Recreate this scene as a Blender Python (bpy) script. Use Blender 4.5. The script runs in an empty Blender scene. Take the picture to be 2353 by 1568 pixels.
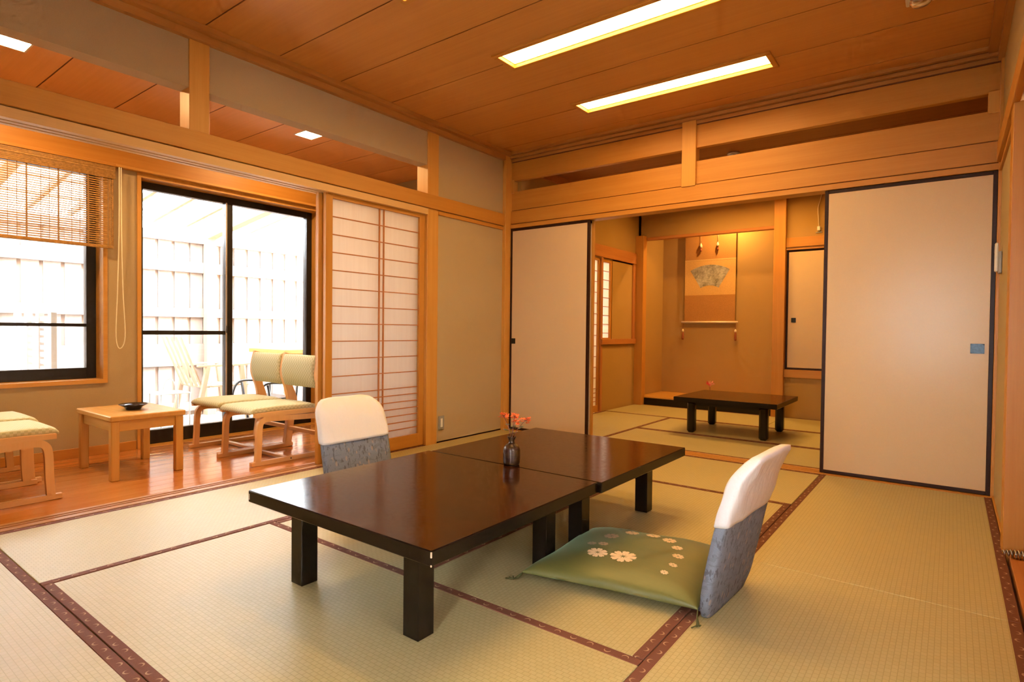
import bpy, bmesh, math, random
from mathutils import Vector, Matrix
random.seed(7)
S = bpy.context.scene
COL = S.collection

# ------------------------------------------------------------------ camera
CAM = (3.2113, -4.1788, 0.8931); YAW, PIT, ROL = -0.6486, -0.0185, 0.0108
fw = Vector((math.sin(YAW)*math.cos(PIT), math.cos(YAW)*math.cos(PIT), math.sin(PIT)))
rt = Vector((math.cos(YAW), -math.sin(YAW), 0)); up = rt.cross(fw)
r2 = math.cos(ROL)*rt + math.sin(ROL)*up
u2 = math.cos(ROL)*up - math.sin(ROL)*rt
cd = bpy.data.cameras.new('camera'); cam = bpy.data.objects.new('camera', cd); COL.objects.link(cam)
m3 = Matrix((r2, u2, -fw)).transposed()
cam.matrix_world = Matrix.Translation(CAM) @ m3.to_4x4()
cd.sensor_width = 36.0; cd.lens = 1333.7/2353*36; cd.clip_start = 0.02; cd.clip_end = 200
S.camera = cam

# ------------------------------------------------------------------ world / exposure
SKY = 54.0            # overcast white sky
LAMP = 34.0          # recessed ceiling lamps
FAR_LAMP = 72.0
WARM = (1.0, 0.60, 0.20)
w = bpy.data.worlds.new('overcast_sky'); S.world = w; w.use_nodes = True
bgn = w.node_tree.nodes['Background']; bgn.inputs[0].default_value = (0.96, 0.98, 1.0, 1); bgn.inputs[1].default_value = SKY
vs = S.view_settings
vs.view_transform = 'Standard'; vs.look = 'None'; vs.gamma = 1.0; vs.use_curve_mapping = False; vs.exposure = 0.1
try:
    S.cycles.use_denoising = True; S.cycles.max_bounces = 6; S.cycles.diffuse_bounces = 4; S.cycles.glossy_bounces = 3
    S.cycles.caustics_reflective = False; S.cycles.caustics_refractive = False
    S.cycles.use_adaptive_sampling = True; S.cycles.adaptive_threshold = 0.12; S.cycles.adaptive_min_samples = 16
    S.cycles.transparent_max_bounces = 12; S.cycles.sample_clamp_indirect = 8.0
except Exception:
    pass

# ------------------------------------------------------------------ node helpers
class NT:
    def __init__(s, name):
        s.mat = bpy.data.materials.new(name); s.mat.use_nodes = True
        s.t = s.mat.node_tree; s.n = s.t.nodes
        s.bsdf = s.n['Principled BSDF']; s.out = s.n['Material Output']
    def new(s, typ, **kw):
        nd = s.n.new(typ)
        for k, v in kw.items(): setattr(nd, k, v)
        return nd
    def put(s, sock, v):
        if hasattr(v, 'is_output') or isinstance(v, bpy.types.NodeSocket): s.t.links.new(v, sock)
        else: sock.default_value = v
    def math(s, op, a, b=0.0, c=0.0):
        nd = s.new('ShaderNodeMath', operation=op)
        s.put(nd.inputs[0], a); s.put(nd.inputs[1], b)
        if len(nd.inputs) > 2: s.put(nd.inputs[2], c)
        return nd.outputs[0]
    def coords(s, scale=(1, 1, 1), rand=True):
        tc = s.new('ShaderNodeTexCoord'); mp = s.new('ShaderNodeMapping')
        s.t.links.new(tc.outputs['Object'], mp.inputs['Vector'])
        mp.inputs['Scale'].default_value = scale
        if rand:
            oi = s.new('ShaderNodeObjectInfo')
            k = s.math('MULTIPLY', oi.outputs['Random'], 37.0)
            cx = s.new('ShaderNodeCombineXYZ')
            for i in range(3): s.t.links.new(k, cx.inputs[i])
            s.t.links.new(cx.outputs[0], mp.inputs['Location'])
        return mp.outputs[0]
    def obj(s):
        tc = s.new('ShaderNodeTexCoord'); sp = s.new('ShaderNodeSeparateXYZ')
        s.t.links.new(tc.outputs['Object'], sp.inputs[0]); return sp.outputs, tc.outputs['Object']
    def noise(s, vec, scale, detail=3.0, rough=0.55):
        nd = s.new('ShaderNodeTexNoise'); s.t.links.new(vec, nd.inputs['Vector'])
        nd.inputs['Scale'].default_value = scale; nd.inputs['Detail'].default_value = detail
        nd.inputs['Roughness'].default_value = rough
        return nd.outputs[0]
    def ramp(s, fac, c0, c1, p0=0.0, p1=1.0):
        nd = s.new('ShaderNodeValToRGB'); s.put(nd.inputs[0], fac)
        e = nd.color_ramp.elements
        e[0].position = p0; e[0].color = (*c0, 1); e[1].position = p1; e[1].color = (*c1, 1)
        return nd.outputs[0]
    def mix(s, fac, a, b, blend='MIX'):
        nd = s.new('ShaderNodeMix', data_type='RGBA', blend_type=blend)
        s.put(nd.inputs[0], fac)
        s.put(nd.inputs[6], (*a, 1) if isinstance(a, tuple) and len(a) == 3 else a)
        s.put(nd.inputs[7], (*b, 1) if isinstance(b, tuple) and len(b) == 3 else b)
        return nd.outputs[2]
    def bump(s, h, strength=0.3, dist=0.002):
        nd = s.new('ShaderNodeBump'); nd.inputs['Strength'].default_value = strength
        nd.inputs['Distance'].default_value = dist; s.t.links.new(h, nd.inputs['Height'])
        s.t.links.new(nd.outputs[0], s.bsdf.inputs['Normal'])
    def set(s, color=None, rough=None, **kw):
        if color is not None: s.put(s.bsdf.inputs['Base Color'], (*color, 1) if isinstance(color, tuple) and len(color) == 3 else color)
        if rough is not None: s.put(s.bsdf.inputs['Roughness'], rough)
        for k, v in kw.items(): s.put(s.bsdf.inputs[k.replace('_', ' ')], v)
        return s.mat

def wood(name, light, dark, rough=0.42, spec=0.4, fine=1.0, coat=0.0, contrast=1.0):
    d = {}
    for ax in 'xyz':
        n = NT(name + '_' + ax)
        sc = [22.0*fine]*3; sc['xyz'.index(ax)] = 0.9
        v = n.coords(tuple(sc))
        a = n.noise(v, 1.0, 4.0, 0.6)
        sc2 = [170.0*fine]*3; sc2['xyz'.index(ax)] = 5.0
        b = n.noise(n.coords(tuple(sc2)), 1.0, 2.0)
        f = n.math('ADD', n.math('MULTIPLY', a, 0.75), n.math('MULTIPLY', b, 0.25))
        mid = 0.5; h = 0.22/contrast
        n.set(n.ramp(f, dark, light, mid-h, mid+h), rough, Specular_IOR_Level=spec, Coat_Weight=coat, Coat_Roughness=0.12)
        n.bump(b, 0.08, 0.001)
        d[ax] = n.mat
    return d

def plain(name, color, rough=0.5, spec=0.5, metal=0.0, var=0.06, scale=30.0, bump=0.0, **kw):
    n = NT(name); v = n.coords()
    f = n.noise(v, scale, 3.0)
    c0 = tuple(max(0, c*(1-var)) for c in color); c1 = tuple(min(1, c*(1+var)) for c in color)
    n.set(n.ramp(f, c0, c1, 0.3, 0.7), rough, Specular_IOR_Level=spec, Metallic=metal, **kw)
    if bump: n.bump(f, bump, 0.002)
    return n.mat

M = {}
M['wood'] = wood('cypress_wood', (0.53, 0.24, 0.042), (0.44, 0.18, 0.025), 0.42)
M['wood_pale'] = wood('bright_cypress_wood', (0.62, 0.315, 0.07), (0.52, 0.24, 0.042), 0.4)
M['wood_red'] = wood('reddish_wood', (0.50, 0.20, 0.055), (0.38, 0.13, 0.03), 0.4)
M['ceil'] = wood('ceiling_veneer', (0.57, 0.26, 0.066), (0.49, 0.205, 0.045), 0.40, 0.4, 1.6)
M['vceil'] = wood('veranda_ceiling_veneer', (0.80, 0.40, 0.155), (0.72, 0.34, 0.12), 0.5, 0.3, 1.6)
M['floorwood'] = wood('varnished_floorboard', (0.56, 0.22, 0.055), (0.44, 0.15, 0.03), 0.16, 0.5, 1.0, 0.35)
M['chairwood'] = wood('bent_beech', (0.80, 0.48, 0.20), (0.70, 0.38, 0.13), 0.32, 0.45)
M['tablewood'] = wood('oak_table_wood', (0.68, 0.38, 0.10), (0.56, 0.28, 0.06), 0.25, 0.5)
M['deck'] = wood('weathered_deck', (0.42, 0.34, 0.29), (0.33, 0.26, 0.22), 0.7, 0.2)
M['fencewood'] = wood('pale_fence_wood', (0.36, 0.31, 0.285), (0.29, 0.245, 0.225), 0.7, 0.2)
M['pergola'] = wood('pergola_wood', (0.42, 0.30, 0.21), (0.35, 0.24, 0.16), 0.6, 0.2)
M['fence_dark'] = wood('brown_fence_wood', (0.80, 0.66, 0.60), (0.70, 0.56, 0.50), 0.7, 0.2)
M['sill2'] = wood('veranda_sill_wood', (0.46, 0.235, 0.085), (0.36, 0.165, 0.05), 0.4)
M['track'] = wood('daylit_track_wood', (0.72, 0.46, 0.19), (0.62, 0.37, 0.13), 0.4)  # paler than the other lintels: daylight bounced from below put into the colour
M['cornice'] = wood('cornice_wood', (0.46, 0.20, 0.05), (0.38, 0.155, 0.034), 0.45)
M['sillwood'] = wood('worn_sill_wood', (0.44, 0.24, 0.11), (0.34, 0.17, 0.07), 0.4)
M['joint_and_shade'] = wood('dark_joint_strip', (0.16, 0.05, 0.015), (0.12, 0.035, 0.01), 0.6)  # ceiling board joints, also painted shadow lines at cornice and lintel
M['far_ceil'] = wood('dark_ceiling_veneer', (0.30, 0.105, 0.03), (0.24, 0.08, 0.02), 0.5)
M['lacq_top'] = None
def lacquer_top():
    n = NT('brown_lacquer'); v = n.coords((3, 40, 3))
    f = n.noise(v, 1.0, 4.0); g = n.noise(n.coords(), 55.0, 3.0)
    n.set(n.ramp(f, (0.022, 0.006, 0.003), (0.042, 0.011, 0.0045), 0.3, 0.7), n.ramp(g, (0.11,)*3, (0.19,)*3, 0.3, 0.7), Specular_IOR_Level=0.36)
    return n.mat
M['lacq_top'] = lacquer_top()
M['lacq_black'] = plain('black_lacquer', (0.008, 0.005, 0.004), 0.18, 0.35, var=0.3)
M['fus_frame'] = plain('dark_lacquered_edge', (0.026, 0.007, 0.004), 0.42, 0.25, var=0.2)
M['chip'] = plain('bare_chipped_wood', (0.75, 0.62, 0.45), 0.7)
def plaster(name, c):
    n = NT(name); v = n.coords(rand=False)
    a = n.noise(v, 260.0, 3.0, 0.7); b = n.noise(v, 4.0, 3.0)
    col = n.mix(n.math('MULTIPLY', b, 0.5), tuple(x*0.93 for x in c), c)
    col = n.mix(0.25, col, n.ramp(a, tuple(x*0.75 for x in c), tuple(min(1, x*1.15) for x in c), 0.3, 0.7))
    n.set(col, 0.9, Specular_IOR_Level=0.1); n.bump(a, 0.35, 0.0015); return n.mat
M['plaster'] = plaster('sand_plaster', (0.47, 0.355, 0.195))
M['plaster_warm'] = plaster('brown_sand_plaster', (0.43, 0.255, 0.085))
def paper(name, c, rough, spec):
    n = NT(name); v = n.coords((1, 1, 1)); a = n.noise(v, 420.0, 2.0, 0.7); b = n.noise(v, 3.0, 2.0)
    n.set(n.mix(0.3, n.ramp(b, tuple(x*0.97 for x in c), c, 0.3, 0.7), n.ramp(a, tuple(x*0.86 for x in c), c, 0.35, 0.65)), rough, Specular_IOR_Level=spec)
    n.bump(a, 0.06, 0.0006); return n.mat
M['fusuma'] = paper('fusuma_paper', (0.66, 0.485, 0.30), 0.30, 0.35)
def shoji(name, k):
    n = NT(name); v = n.coords((60, 60, 2)); a = n.noise(v, 1.0, 3.0)
    c = n.ramp(a, (0.92, 0.89, 0.87), (0.96, 0.94, 0.92), 0.3, 0.7)
    tr = n.new('ShaderNodeBsdfTranslucent'); df = n.new('ShaderNodeBsdfDiffuse'); mx = n.new('ShaderNodeMixShader')
    n.t.links.new(c, tr.inputs[0]); n.t.links.new(c, df.inputs[0]); mx.inputs[0].default_value = k
    n.t.links.new(df.outputs[0], mx.inputs[1]); n.t.links.new(tr.outputs[0], mx.inputs[2])
    n.t.links.new(mx.outputs[0], n.out.inputs[0]); return n.mat
M['shoji'] = shoji('shoji_paper', 0.88); M['shoji_fill'] = shoji('side_window_paper', 0.5); M['shoji_thick'] = shoji('thick_shoji_paper', 0.22)  # shoji_fill: paper of the unseen window added for cool fill light
def glass():
    n = NT('window_glass'); tr = n.new('ShaderNodeBsdfTransparent'); gl = n.new('ShaderNodeBsdfGlossy'); mx = n.new('ShaderNodeMixShader')
    fr = n.new('ShaderNodeFresnel'); fr.inputs[0].default_value = 1.3
    a = n.noise(n.coords(), 3.0, 2.0)
    n.t.links.new(n.ramp(a, (0.95, 0.97, 0.97), (0.97, 0.98, 0.98)), tr.inputs[0]); gl.inputs['Roughness'].default_value = 0.01
    n.t.links.new(fr.outputs[0], mx.inputs[0]); n.t.links.new(tr.outputs[0], mx.inputs[1]); n.t.links.new(gl.outputs[0], mx.inputs[2])
    n.t.links.new(mx.outputs[0], n.out.inputs[0]); return n.mat
M['glass'] = glass()
M['alu'] = plain('dark_bronze_aluminium', (0.016, 0.013, 0.012), 0.35, 0.5, 0.3, 0.2)
M['alu_light'] = plain('satin_aluminium', (0.50, 0.46, 0.44), 0.35, 0.5, 0.6)
M['white_plastic'] = plain('white_plastic', (0.72, 0.70, 0.64), 0.35, 0.5)
M['grey_plastic'] = plain('grey_plastic', (0.30, 0.29, 0.26), 0.4, 0.5)
M['pull'] = plain('black_metal_pull', (0.02, 0.022, 0.026), 0.4, 0.5, 0.5)
M['pull_blue'] = plain('bluish_metal_pull', (0.055, 0.075, 0.095), 0.35, 0.5, 0.6, 0.3, 90)
M['spring'] = plain('steel_spring', (0.45, 0.44, 0.42), 0.3, 0.5, 0.9)
M['cord'] = plain('cream_cord', (0.90, 0.84, 0.68), 0.7)
M['bamboo'] = plain('bamboo_strip', (0.40, 0.22, 0.065), 0.5, 0.3, var=0.3, scale=60)
M['bamboo_dk'] = plain('bamboo_valance', (0.34, 0.175, 0.045), 0.5, 0.3, var=0.3, scale=60)
M['string'] = plain('blind_string', (0.30, 0.17, 0.06), 0.8)
M['white_wall'] = plain('white_paint', (0.80, 0.78, 0.74), 0.7)
M['ground'] = plain('pale_gravel', (0.40, 0.37, 0.34), 0.9, 0.1, var=0.2)
M['polycarb'] = None
def emit(name, c, s):
    n = NT(name); a = n.noise(n.coords(), 2.0, 1.0)
    e = n.new('ShaderNodeEmission'); n.t.links.new(n.ramp(a, tuple(x*0.98 for x in c), c), e.inputs[0]); e.inputs[1].default_value = s
    n.t.links.new(e.outputs[0], n.out.inputs[0]); return n.mat
M['lamp'] = emit('warm_lamp_diffuser', WARM, LAMP)
M['lamp_far'] = emit('warm_lamp_diffuser_next_room', (1.0, 0.53, 0.11), FAR_LAMP)
M['lamp_small'] = emit('warm_downlight', (1.0, 0.62, 0.26), 420.0)
M['lamp_spot'] = emit('alcove_spot', (1.0, 0.58, 0.17), 1800.0)
def tatami(name, c1, c2, cm):
    n = NT(name); tc = n.new('ShaderNodeTexCoord')
    br = n.new('ShaderNodeTexBrick'); n.t.links.new(tc.outputs['Object'], br.inputs['Vector'])
    br.inputs['Scale'].default_value = 1.0; br.offset = 0.5
    br.inputs['Brick Width'].default_value = 0.021; br.inputs['Row Height'].default_value = 0.0148
    br.inputs['Mortar Size'].default_value = 0.0013; br.inputs['Mortar Smooth'].default_value = 0.6; br.inputs['Bias'].default_value = 0.0
    br.inputs['Color1'].default_value = (*c1, 1); br.inputs['Color2'].default_value = (*c2, 1); br.inputs['Mortar'].default_value = (*cm, 1)
    v = n.coords((3, 200, 3)); a = n.noise(v, 1.0, 2.0); b = n.noise(n.coords(), 2.2, 3.0)
    c = n.mix(n.math('MULTIPLY', a, 0.30), br.outputs['Color'], tuple(x*0.72 for x in c1))
    c = n.mix(n.math('MULTIPLY', b, 0.35), c, (c1[0]*1.05, c1[1]*1.0, c1[2]*0.8))
    n.set(c, 0.46, Specular_IOR_Level=0.6)
    n.bump(br.outputs['Fac'], -0.35, 0.0012); return n.mat
M['tatami'] = tatami('tatami_rush', (0.475, 0.405, 0.205), (0.44, 0.372, 0.18), (0.30, 0.245, 0.10))
def heri():
    n = NT('brown_border_cloth'); o, vec = n.obj()
    p = 0.055
    u = n.math('SUBTRACT', n.math('MODULO', n.math('ADD', o[0], 10.0), p), p/2)
    k = n.math('FLOOR', n.math('DIVIDE', n.math('ADD', o[0], 10.0), p))
    alt = n.math('SUBTRACT', n.math('MULTIPLY', n.math('MODULO', k, 2.0), 2.0), 1.0)
    y = n.math('MULTIPLY', o[1], alt)
    def dist(dx, dy):
        a = n.math('SUBTRACT', u, dx); b = n.math('SUBTRACT', y, dy)
        return n.math('SQRT', n.math('ADD', n.math('MULTIPLY', a, a), n.math('MULTIPLY', b, b)))
    inn = n.math('LESS_THAN', dist(0, 0.0), 0.0098); outc = n.math('GREATER_THAN', dist(0.0, -0.0036), 0.0088)
    cres = n.math('MULTIPLY', inn, outc)
    g = n.noise(n.coords(), 900.0, 1.0)
    base = n.ramp(g, (0.115, 0.040, 0.022), (0.17, 0.062, 0.036), 0.35, 0.65)
    n.set(n.mix(n.math('MULTIPLY', cres, 0.85), base, (0.42, 0.27, 0.15)), 0.75, Specular_IOR_Level=0.2)
    n.bump(g, 0.2, 0.0008); return n.mat
M['heri'] = heri()
def fabric_grey():
    n = NT('slate_blue_brocade'); v = n.coords((1, 1, 1), False)
    a = n.noise(v, 700.0, 2.0); b = n.new('ShaderNodeTexVoronoi'); n.t.links.new(n.coords((1, 1, 0.45), False), b.inputs['Vector']); b.inputs['Scale'].default_value = 42.0
    c = n.noise(n.coords((90, 90, 22), False), 1.0, 2.0)
    dark2 = n.math('GREATER_THAN', n.noise(n.coords((26, 26, 60), False), 1.0, 1.0), 0.60)
    base = n.ramp(a, (0.155, 0.175, 0.225), (0.225, 0.25, 0.31), 0.3, 0.7)
    dark = n.math('MAXIMUM', n.math('GREATER_THAN', c, 0.60), n.math('MULTIPLY', dark2, 0.35))
    tan = n.math('MULTIPLY', n.math('LESS_THAN', b.outputs[0], 0.26), n.math('GREATER_THAN', n.noise(v, 14.0, 1.0), 0.50))
    x = n.mix(n.math('MULTIPLY', dark, 0.7), base, (0.075, 0.075, 0.085))
    x = n.mix(n.math('MULTIPLY', tan, 0.6), x, (0.36, 0.29, 0.25))
    n.set(x, 0.85, Specular_IOR_Level=0.15); n.bump(a, 0.25, 0.001); return n.mat
M['brocade'] = fabric_grey()
def cotton():
    n = NT('white_cotton_cover'); a = n.noise(n.coords(), 600.0, 2.0); b = n.noise(n.coords((1, 1, 0.35)), 22.0, 3.0)
    n.set(n.ramp(a, (0.80, 0.80, 0.83), (0.87, 0.87, 0.90), 0.3, 0.7), 0.85, Specular_IOR_Level=0.15)
    n.bump(b, 0.5, 0.012); return n.mat
M['cotton'] = cotton()
def green_silk():
    n = NT('olive_green_silk'); v = n.coords((8, 260, 8), False); a = n.noise(v, 1.0, 3.0); b = n.noise(n.coords((3, 14, 3), False), 1.0, 2.0)
    c = n.mix(b, (0.105, 0.11, 0.028), (0.165, 0.14, 0.032)); c = n.mix(n.math('MULTIPLY', a, 0.4), c, (0.075, 0.095, 0.03))
    n.set(c, 0.42, Specular_IOR_Level=0.4, Sheen_Weight=0.5, Sheen_Roughness=0.35, Sheen_Tint=(0.35, 0.6, 0.4, 1)); n.bump(a, 0.1, 0.0006); return n.mat
M['silk'] = green_silk()
M['motif'] = plain('pale_embroidery', (0.74, 0.58, 0.40), 0.6, 0.3, var=0.1, scale=200)
M['motif_lilac'] = plain('faded_embroidery', (0.46, 0.33, 0.22), 0.6, 0.3, var=0.12, scale=200)
M['tuft'] = plain('olive_thread', (0.07, 0.075, 0.02), 0.8)
def chair_fabric():
    n = NT('pale_green_weave'); o, vec = n.obj()
    br = n.new('ShaderNodeTexChecker'); n.t.links.new(vec, br.inputs['Vector']); br.inputs['Scale'].default_value = 70.0
    br.inputs['Color1'].default_value = (0.64, 0.62, 0.42, 1); br.inputs['Color2'].default_value = (0.50, 0.49, 0.29, 1)
    a = n.noise(n.coords(), 300.0, 2.0)
    n.set(n.mix(n.math('MULTIPLY', a, 0.3), br.outputs[0], (0.56, 0.56, 0.38)), 0.85, Specular_IOR_Level=0.15)
    n.bump(a, 0.3, 0.001); return n.mat
M['weave'] = chair_fabric()
def vase_mat():
    n = NT('bronze_glaze'); v = n.coords((2, 2, 5), False); a = n.noise(v, 9.0, 4.0); b = n.noise(n.coords((1, 1, 30), False), 6.0, 2.0)
    c = n.ramp(a, (0.030, 0.009, 0.010), (0.085, 0.045, 0.013), 0.38, 0.66)
    n.set(c, 0.30, Specular_IOR_Level=0.5, Metallic=0.25); n.bump(b, 0.15, 0.002); return n.mat
M['vase'] = vase_mat()
M['stem'] = plain('reddish_stem', (0.22, 0.075, 0.055), 0.6)
M['leaf'] = plain('dark_leaf', (0.10, 0.13, 0.075), 0.5, var=0.3)
M['petal'] = plain('vermilion_petal', (0.85, 0.15, 0.03), 0.5, var=0.2)
M['pink'] = plain('pink_petal', (0.85, 0.42, 0.36), 0.5, var=0.2)
M['crimson'] = plain('crimson_petal', (0.55, 0.03, 0.04), 0.5)
M['ash_black'] = plain('black_glazed_dish', (0.012, 0.013, 0.02), 0.12, 0.7)
M['ash_tan'] = plain('tan_glaze', (0.45, 0.30, 0.14), 0.2, 0.6)
M['scroll_dk'] = plain('bronze_brocade', (0.40, 0.185, 0.05), 0.7, 0.2, var=0.12, scale=120)
M['scroll_lt'] = plain('gold_brocade', (0.58, 0.335, 0.10), 0.7, 0.2, var=0.12, scale=120)
M['scroll_strip'] = plain('gold_strip', (0.62, 0.38, 0.12), 0.6, 0.3)
M['ivory'] = plain('ivory_roller', (0.72, 0.58, 0.38), 0.35)
M['tassel'] = plain('red_brown_tassel', (0.26, 0.065, 0.02), 0.8)
def ink():
    n = NT('ink_wash_painting'); v = n.coords((1, 1, 1), False); a = n.noise(v, 9.0, 6.0, 0.7); b = n.noise(v, 60.0, 3.0)
    f = n.math('ADD', n.math('MULTIPLY', a, 0.75), n.math('MULTIPLY', b, 0.25))
    n.set(n.ramp(f, (0.13, 0.12, 0.095), (0.50, 0.45, 0.36), 0.36, 0.62), 0.8, Specular_IOR_Level=0.1); return n.mat
M['ink'] = ink()
def clear_lens():
    n = NT('clear_acrylic'); n.set((0.85, 0.83, 0.75), 0.1, Transmission_Weight=0.8, IOR=1.45)
    a = n.noise(n.coords(), 40.0, 2.0); n.bump(a, 0.1, 0.002); return n.mat
M['lens'] = clear_lens()
def polycarb():
    n = NT('frosted_roof_sheet'); a = n.noise(n.coords(), 4.0, 2.0); c = n.ramp(a, (0.9, 0.93, 0.95), (0.95, 0.97, 0.98))
    tr = n.new('ShaderNodeBsdfTranslucent'); tp = n.new('ShaderNodeBsdfTransparent'); mx = n.new('ShaderNodeMixShader')
    n.t.links.new(c, tr.inputs[0]); n.t.links.new(c, tp.inputs[0]); mx.inputs[0].default_value = 0.5
    n.t.links.new(tr.outputs[0], mx.inputs[1]); n.t.links.new(tp.outputs[0], mx.inputs[2]); n.t.links.new(mx.outputs[0], n.out.inputs[0]); return n.mat
M['polycarb'] = polycarb()

# ------------------------------------------------------------------ mesh helpers
def tag(o, label=None, cat=None, group=None, kind=None):
    if label: o['label'] = label
    if cat: o['category'] = cat
    if group: o['group'] = group
    if kind: o['kind'] = kind
    return o
def link(name, me, parent=None, loc=(0, 0, 0)):
    o = bpy.data.objects.new(name, me); COL.objects.link(o); o.location = loc
    if parent is not None: o.parent = parent
    return o
def empty(name, loc=(0, 0, 0), rz=0.0):
    o = bpy.data.objects.new(name, None); COL.objects.link(o); o.location = loc; o.rotation_euler = (0, 0, rz)
    o.empty_display_size = 0.05; return o
def mesh(name, verts, faces, mat, smooth=False):
    me = bpy.data.meshes.new(name); me.from_pydata(verts, [], faces); me.update()
    if isinstance(mat, (list, tuple)):
        for m_ in mat: me.materials.append(m_)
    else: me.materials.append(mat)
    if smooth:
        for p in me.polygons: p.use_smooth = True
    return me
_cache = {}
def pick(mat, dims):
    if isinstance(mat, str): mat = M[mat]
    if isinstance(mat, dict):
        i = max(range(3), key=lambda k: dims[k]); return mat['xyz'[i]]
    return mat
def boxmesh(dx, dy, dz, mat, bev):
    key = (round(dx, 5), round(dy, 5), round(dz, 5), mat.name, bev)
    if key in _cache: return _cache[key]
    bm = bmesh.new(); bmesh.ops.create_cube(bm, size=1.0)
    bmesh.ops.scale(bm, vec=(dx, dy, dz), verts=bm.verts)
    if bev > 0:
        b = min(bev, 0.45*min(dx, dy, dz))
        bmesh.ops.bevel(bm, geom=list(bm.edges), offset=b, segments=1, affect='EDGES')
    me = bpy.data.meshes.new('box'); bm.to_mesh(me); bm.free(); me.materials.append(mat); _cache[key] = me; return me
def box(name, x, y, z, mat, parent=None, bev=0.0015):
    dx, dy, dz = x[1]-x[0], y[1]-y[0], z[1]-z[0]
    return link(name, boxmesh(dx, dy, dz, pick(mat, (dx, dy, dz)), bev), parent, ((x[0]+x[1])/2, (y[0]+y[1])/2, (z[0]+z[1])/2))
def boxes(name, lst, mat, parent=None, bev=0.0, grain=None):
    """several boxes as one mesh (one part)"""
    bm = bmesh.new()
    for x, y, z in lst:
        r = bmesh.ops.create_cube(bm, size=1.0)
        vv = r['verts']
        bmesh.ops.scale(bm, vec=(x[1]-x[0], y[1]-y[0], z[1]-z[0]), verts=vv)
        bmesh.ops.translate(bm, vec=((x[0]+x[1])/2, (y[0]+y[1])/2, (z[0]+z[1])/2), verts=vv)
    if bev: bmesh.ops.bevel(bm, geom=list(bm.edges), offset=bev, segments=1, affect='EDGES')
    me = bpy.data.meshes.new(name); bm.to_mesh(me); bm.free()
    if isinstance(mat, str): mat = M[mat]
    if isinstance(mat, dict):
        d = [max(b[k][1] for b in lst)-min(b[k][0] for b in lst) for k in range(3)]
        mat = mat[grain] if grain else pick(mat, d)
    me.materials.append(mat); return link(name, me, parent)
def tube(name, pts, rad, mat, parent=None, seg=8, closed=False):
    pts = [Vector(p) for p in pts]; n = len(pts); V = []; F = []
    rads = rad if isinstance(rad, (list, tuple)) else [rad]*n
    ref = Vector((0.3, 0.2, 1)).normalized()
    for i, p in enumerate(pts):
        a = pts[(i-1) % n] if (closed or i > 0) else p; b = pts[(i+1) % n] if (closed or i < n-1) else p
        t = (b-a).normalized(); s = t.cross(ref)
        if s.length < 1e-3: s = t.cross(Vector((1, 0, 0)))
        s.normalize(); q = s.cross(t)
        for k in range(seg):
            an = 2*math.pi*k/seg; V.append(p + rads[i]*(math.cos(an)*s + math.sin(an)*q))
    for i in range(n if closed else n-1):
        j = (i+1) % n
        for k in range(seg):
            k2 = (k+1) % seg; F.append((i*seg+k, i*seg+k2, j*seg+k2, j*seg+k))
    if not closed: F.append(tuple(range(seg))[::-1]); F.append(tuple((n-1)*seg+k for k in range(seg)))
    if isinstance(mat, str): mat = M[mat]
    if isinstance(mat, dict): mat = mat['z']
    return link(name, mesh(name, V, F, mat, True), parent)
def lathe(name, prof, mat, parent=None, seg=32, loc=(0, 0, 0)):
    V = []; F = []
    for r, z in prof:
        for k in range(seg):
            a = 2*math.pi*k/seg; V.append((r*math.cos(a), r*math.sin(a), z))
    for i in range(len(prof)-1):
        for k in range(seg):
            k2 = (k+1) % seg; F.append((i*seg+k, i*seg+k2, (i+1)*seg+k2, (i+1)*seg+k))
    F.append(tuple(range(seg))[::-1])
    return link(name, mesh(name, V, F, M[mat], True), parent, loc)
def ribbon(name, pts, widths, x0, x1, mat, parent=None, grain='z'):
    """bent board: centre line in y-z, width in the y-z plane, extruded from x0 to x1"""
    n = len(pts); L = []; Rr = []
    for i, (y, z) in enumerate(pts):
        a = pts[max(i-1, 0)]; b = pts[min(i+1, n-1)]
        ty, tz = b[0]-a[0], b[1]-a[1]; l = math.hypot(ty, tz); ty /= l; tz /= l
        wd = widths[i]/2 if isinstance(widths, (list, tuple)) else widths/2
        L.append((y-tz*wd, z+ty*wd)); Rr.append((y+tz*wd, z-ty*wd))
    V = []
    for i in range(n):
        V += [(x0, *L[i]), (x1, *L[i]), (x1, *Rr[i]), (x0, *Rr[i])]
    F = [(0, 1, 2, 3), tuple(4*(n-1)+k for k in (3, 2, 1, 0))]
    for i in range(n-1):
        for k in range(4):
            k2 = (k+1) % 4; F.append((4*i+k, 4*(i+1)+k, 4*(i+1)+k2, 4*i+k2))
    bm = bmesh.new(); me = mesh(name, V, F, M[mat][grain] if isinstance(M[mat], dict) else M[mat])
    bm.from_mesh(me); bmesh.ops.recalc_face_normals(bm, faces=bm.faces); bm.to_mesh(me); bm.free()
    return link(name, me, parent)
def smooth_line(pts, k=6):
    out = []
    P = [pts[0]] + list(pts) + [pts[-1]]
    for i in range(1, len(P)-2):
        for s in range(k):
            t = s/k; r = []
            for d in range(len(pts[0])):
                a, b, c, e = P[i-1][d], P[i][d], P[i+1][d], P[i+2][d]
                r.append(0.5*((2*b)+(-a+c)*t+(2*a-5*b+4*c-e)*t*t+(-a+3*b-3*c+e)*t**3))
            out.append(tuple(r))
    out.append(tuple(pts[-1])); return out
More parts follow.
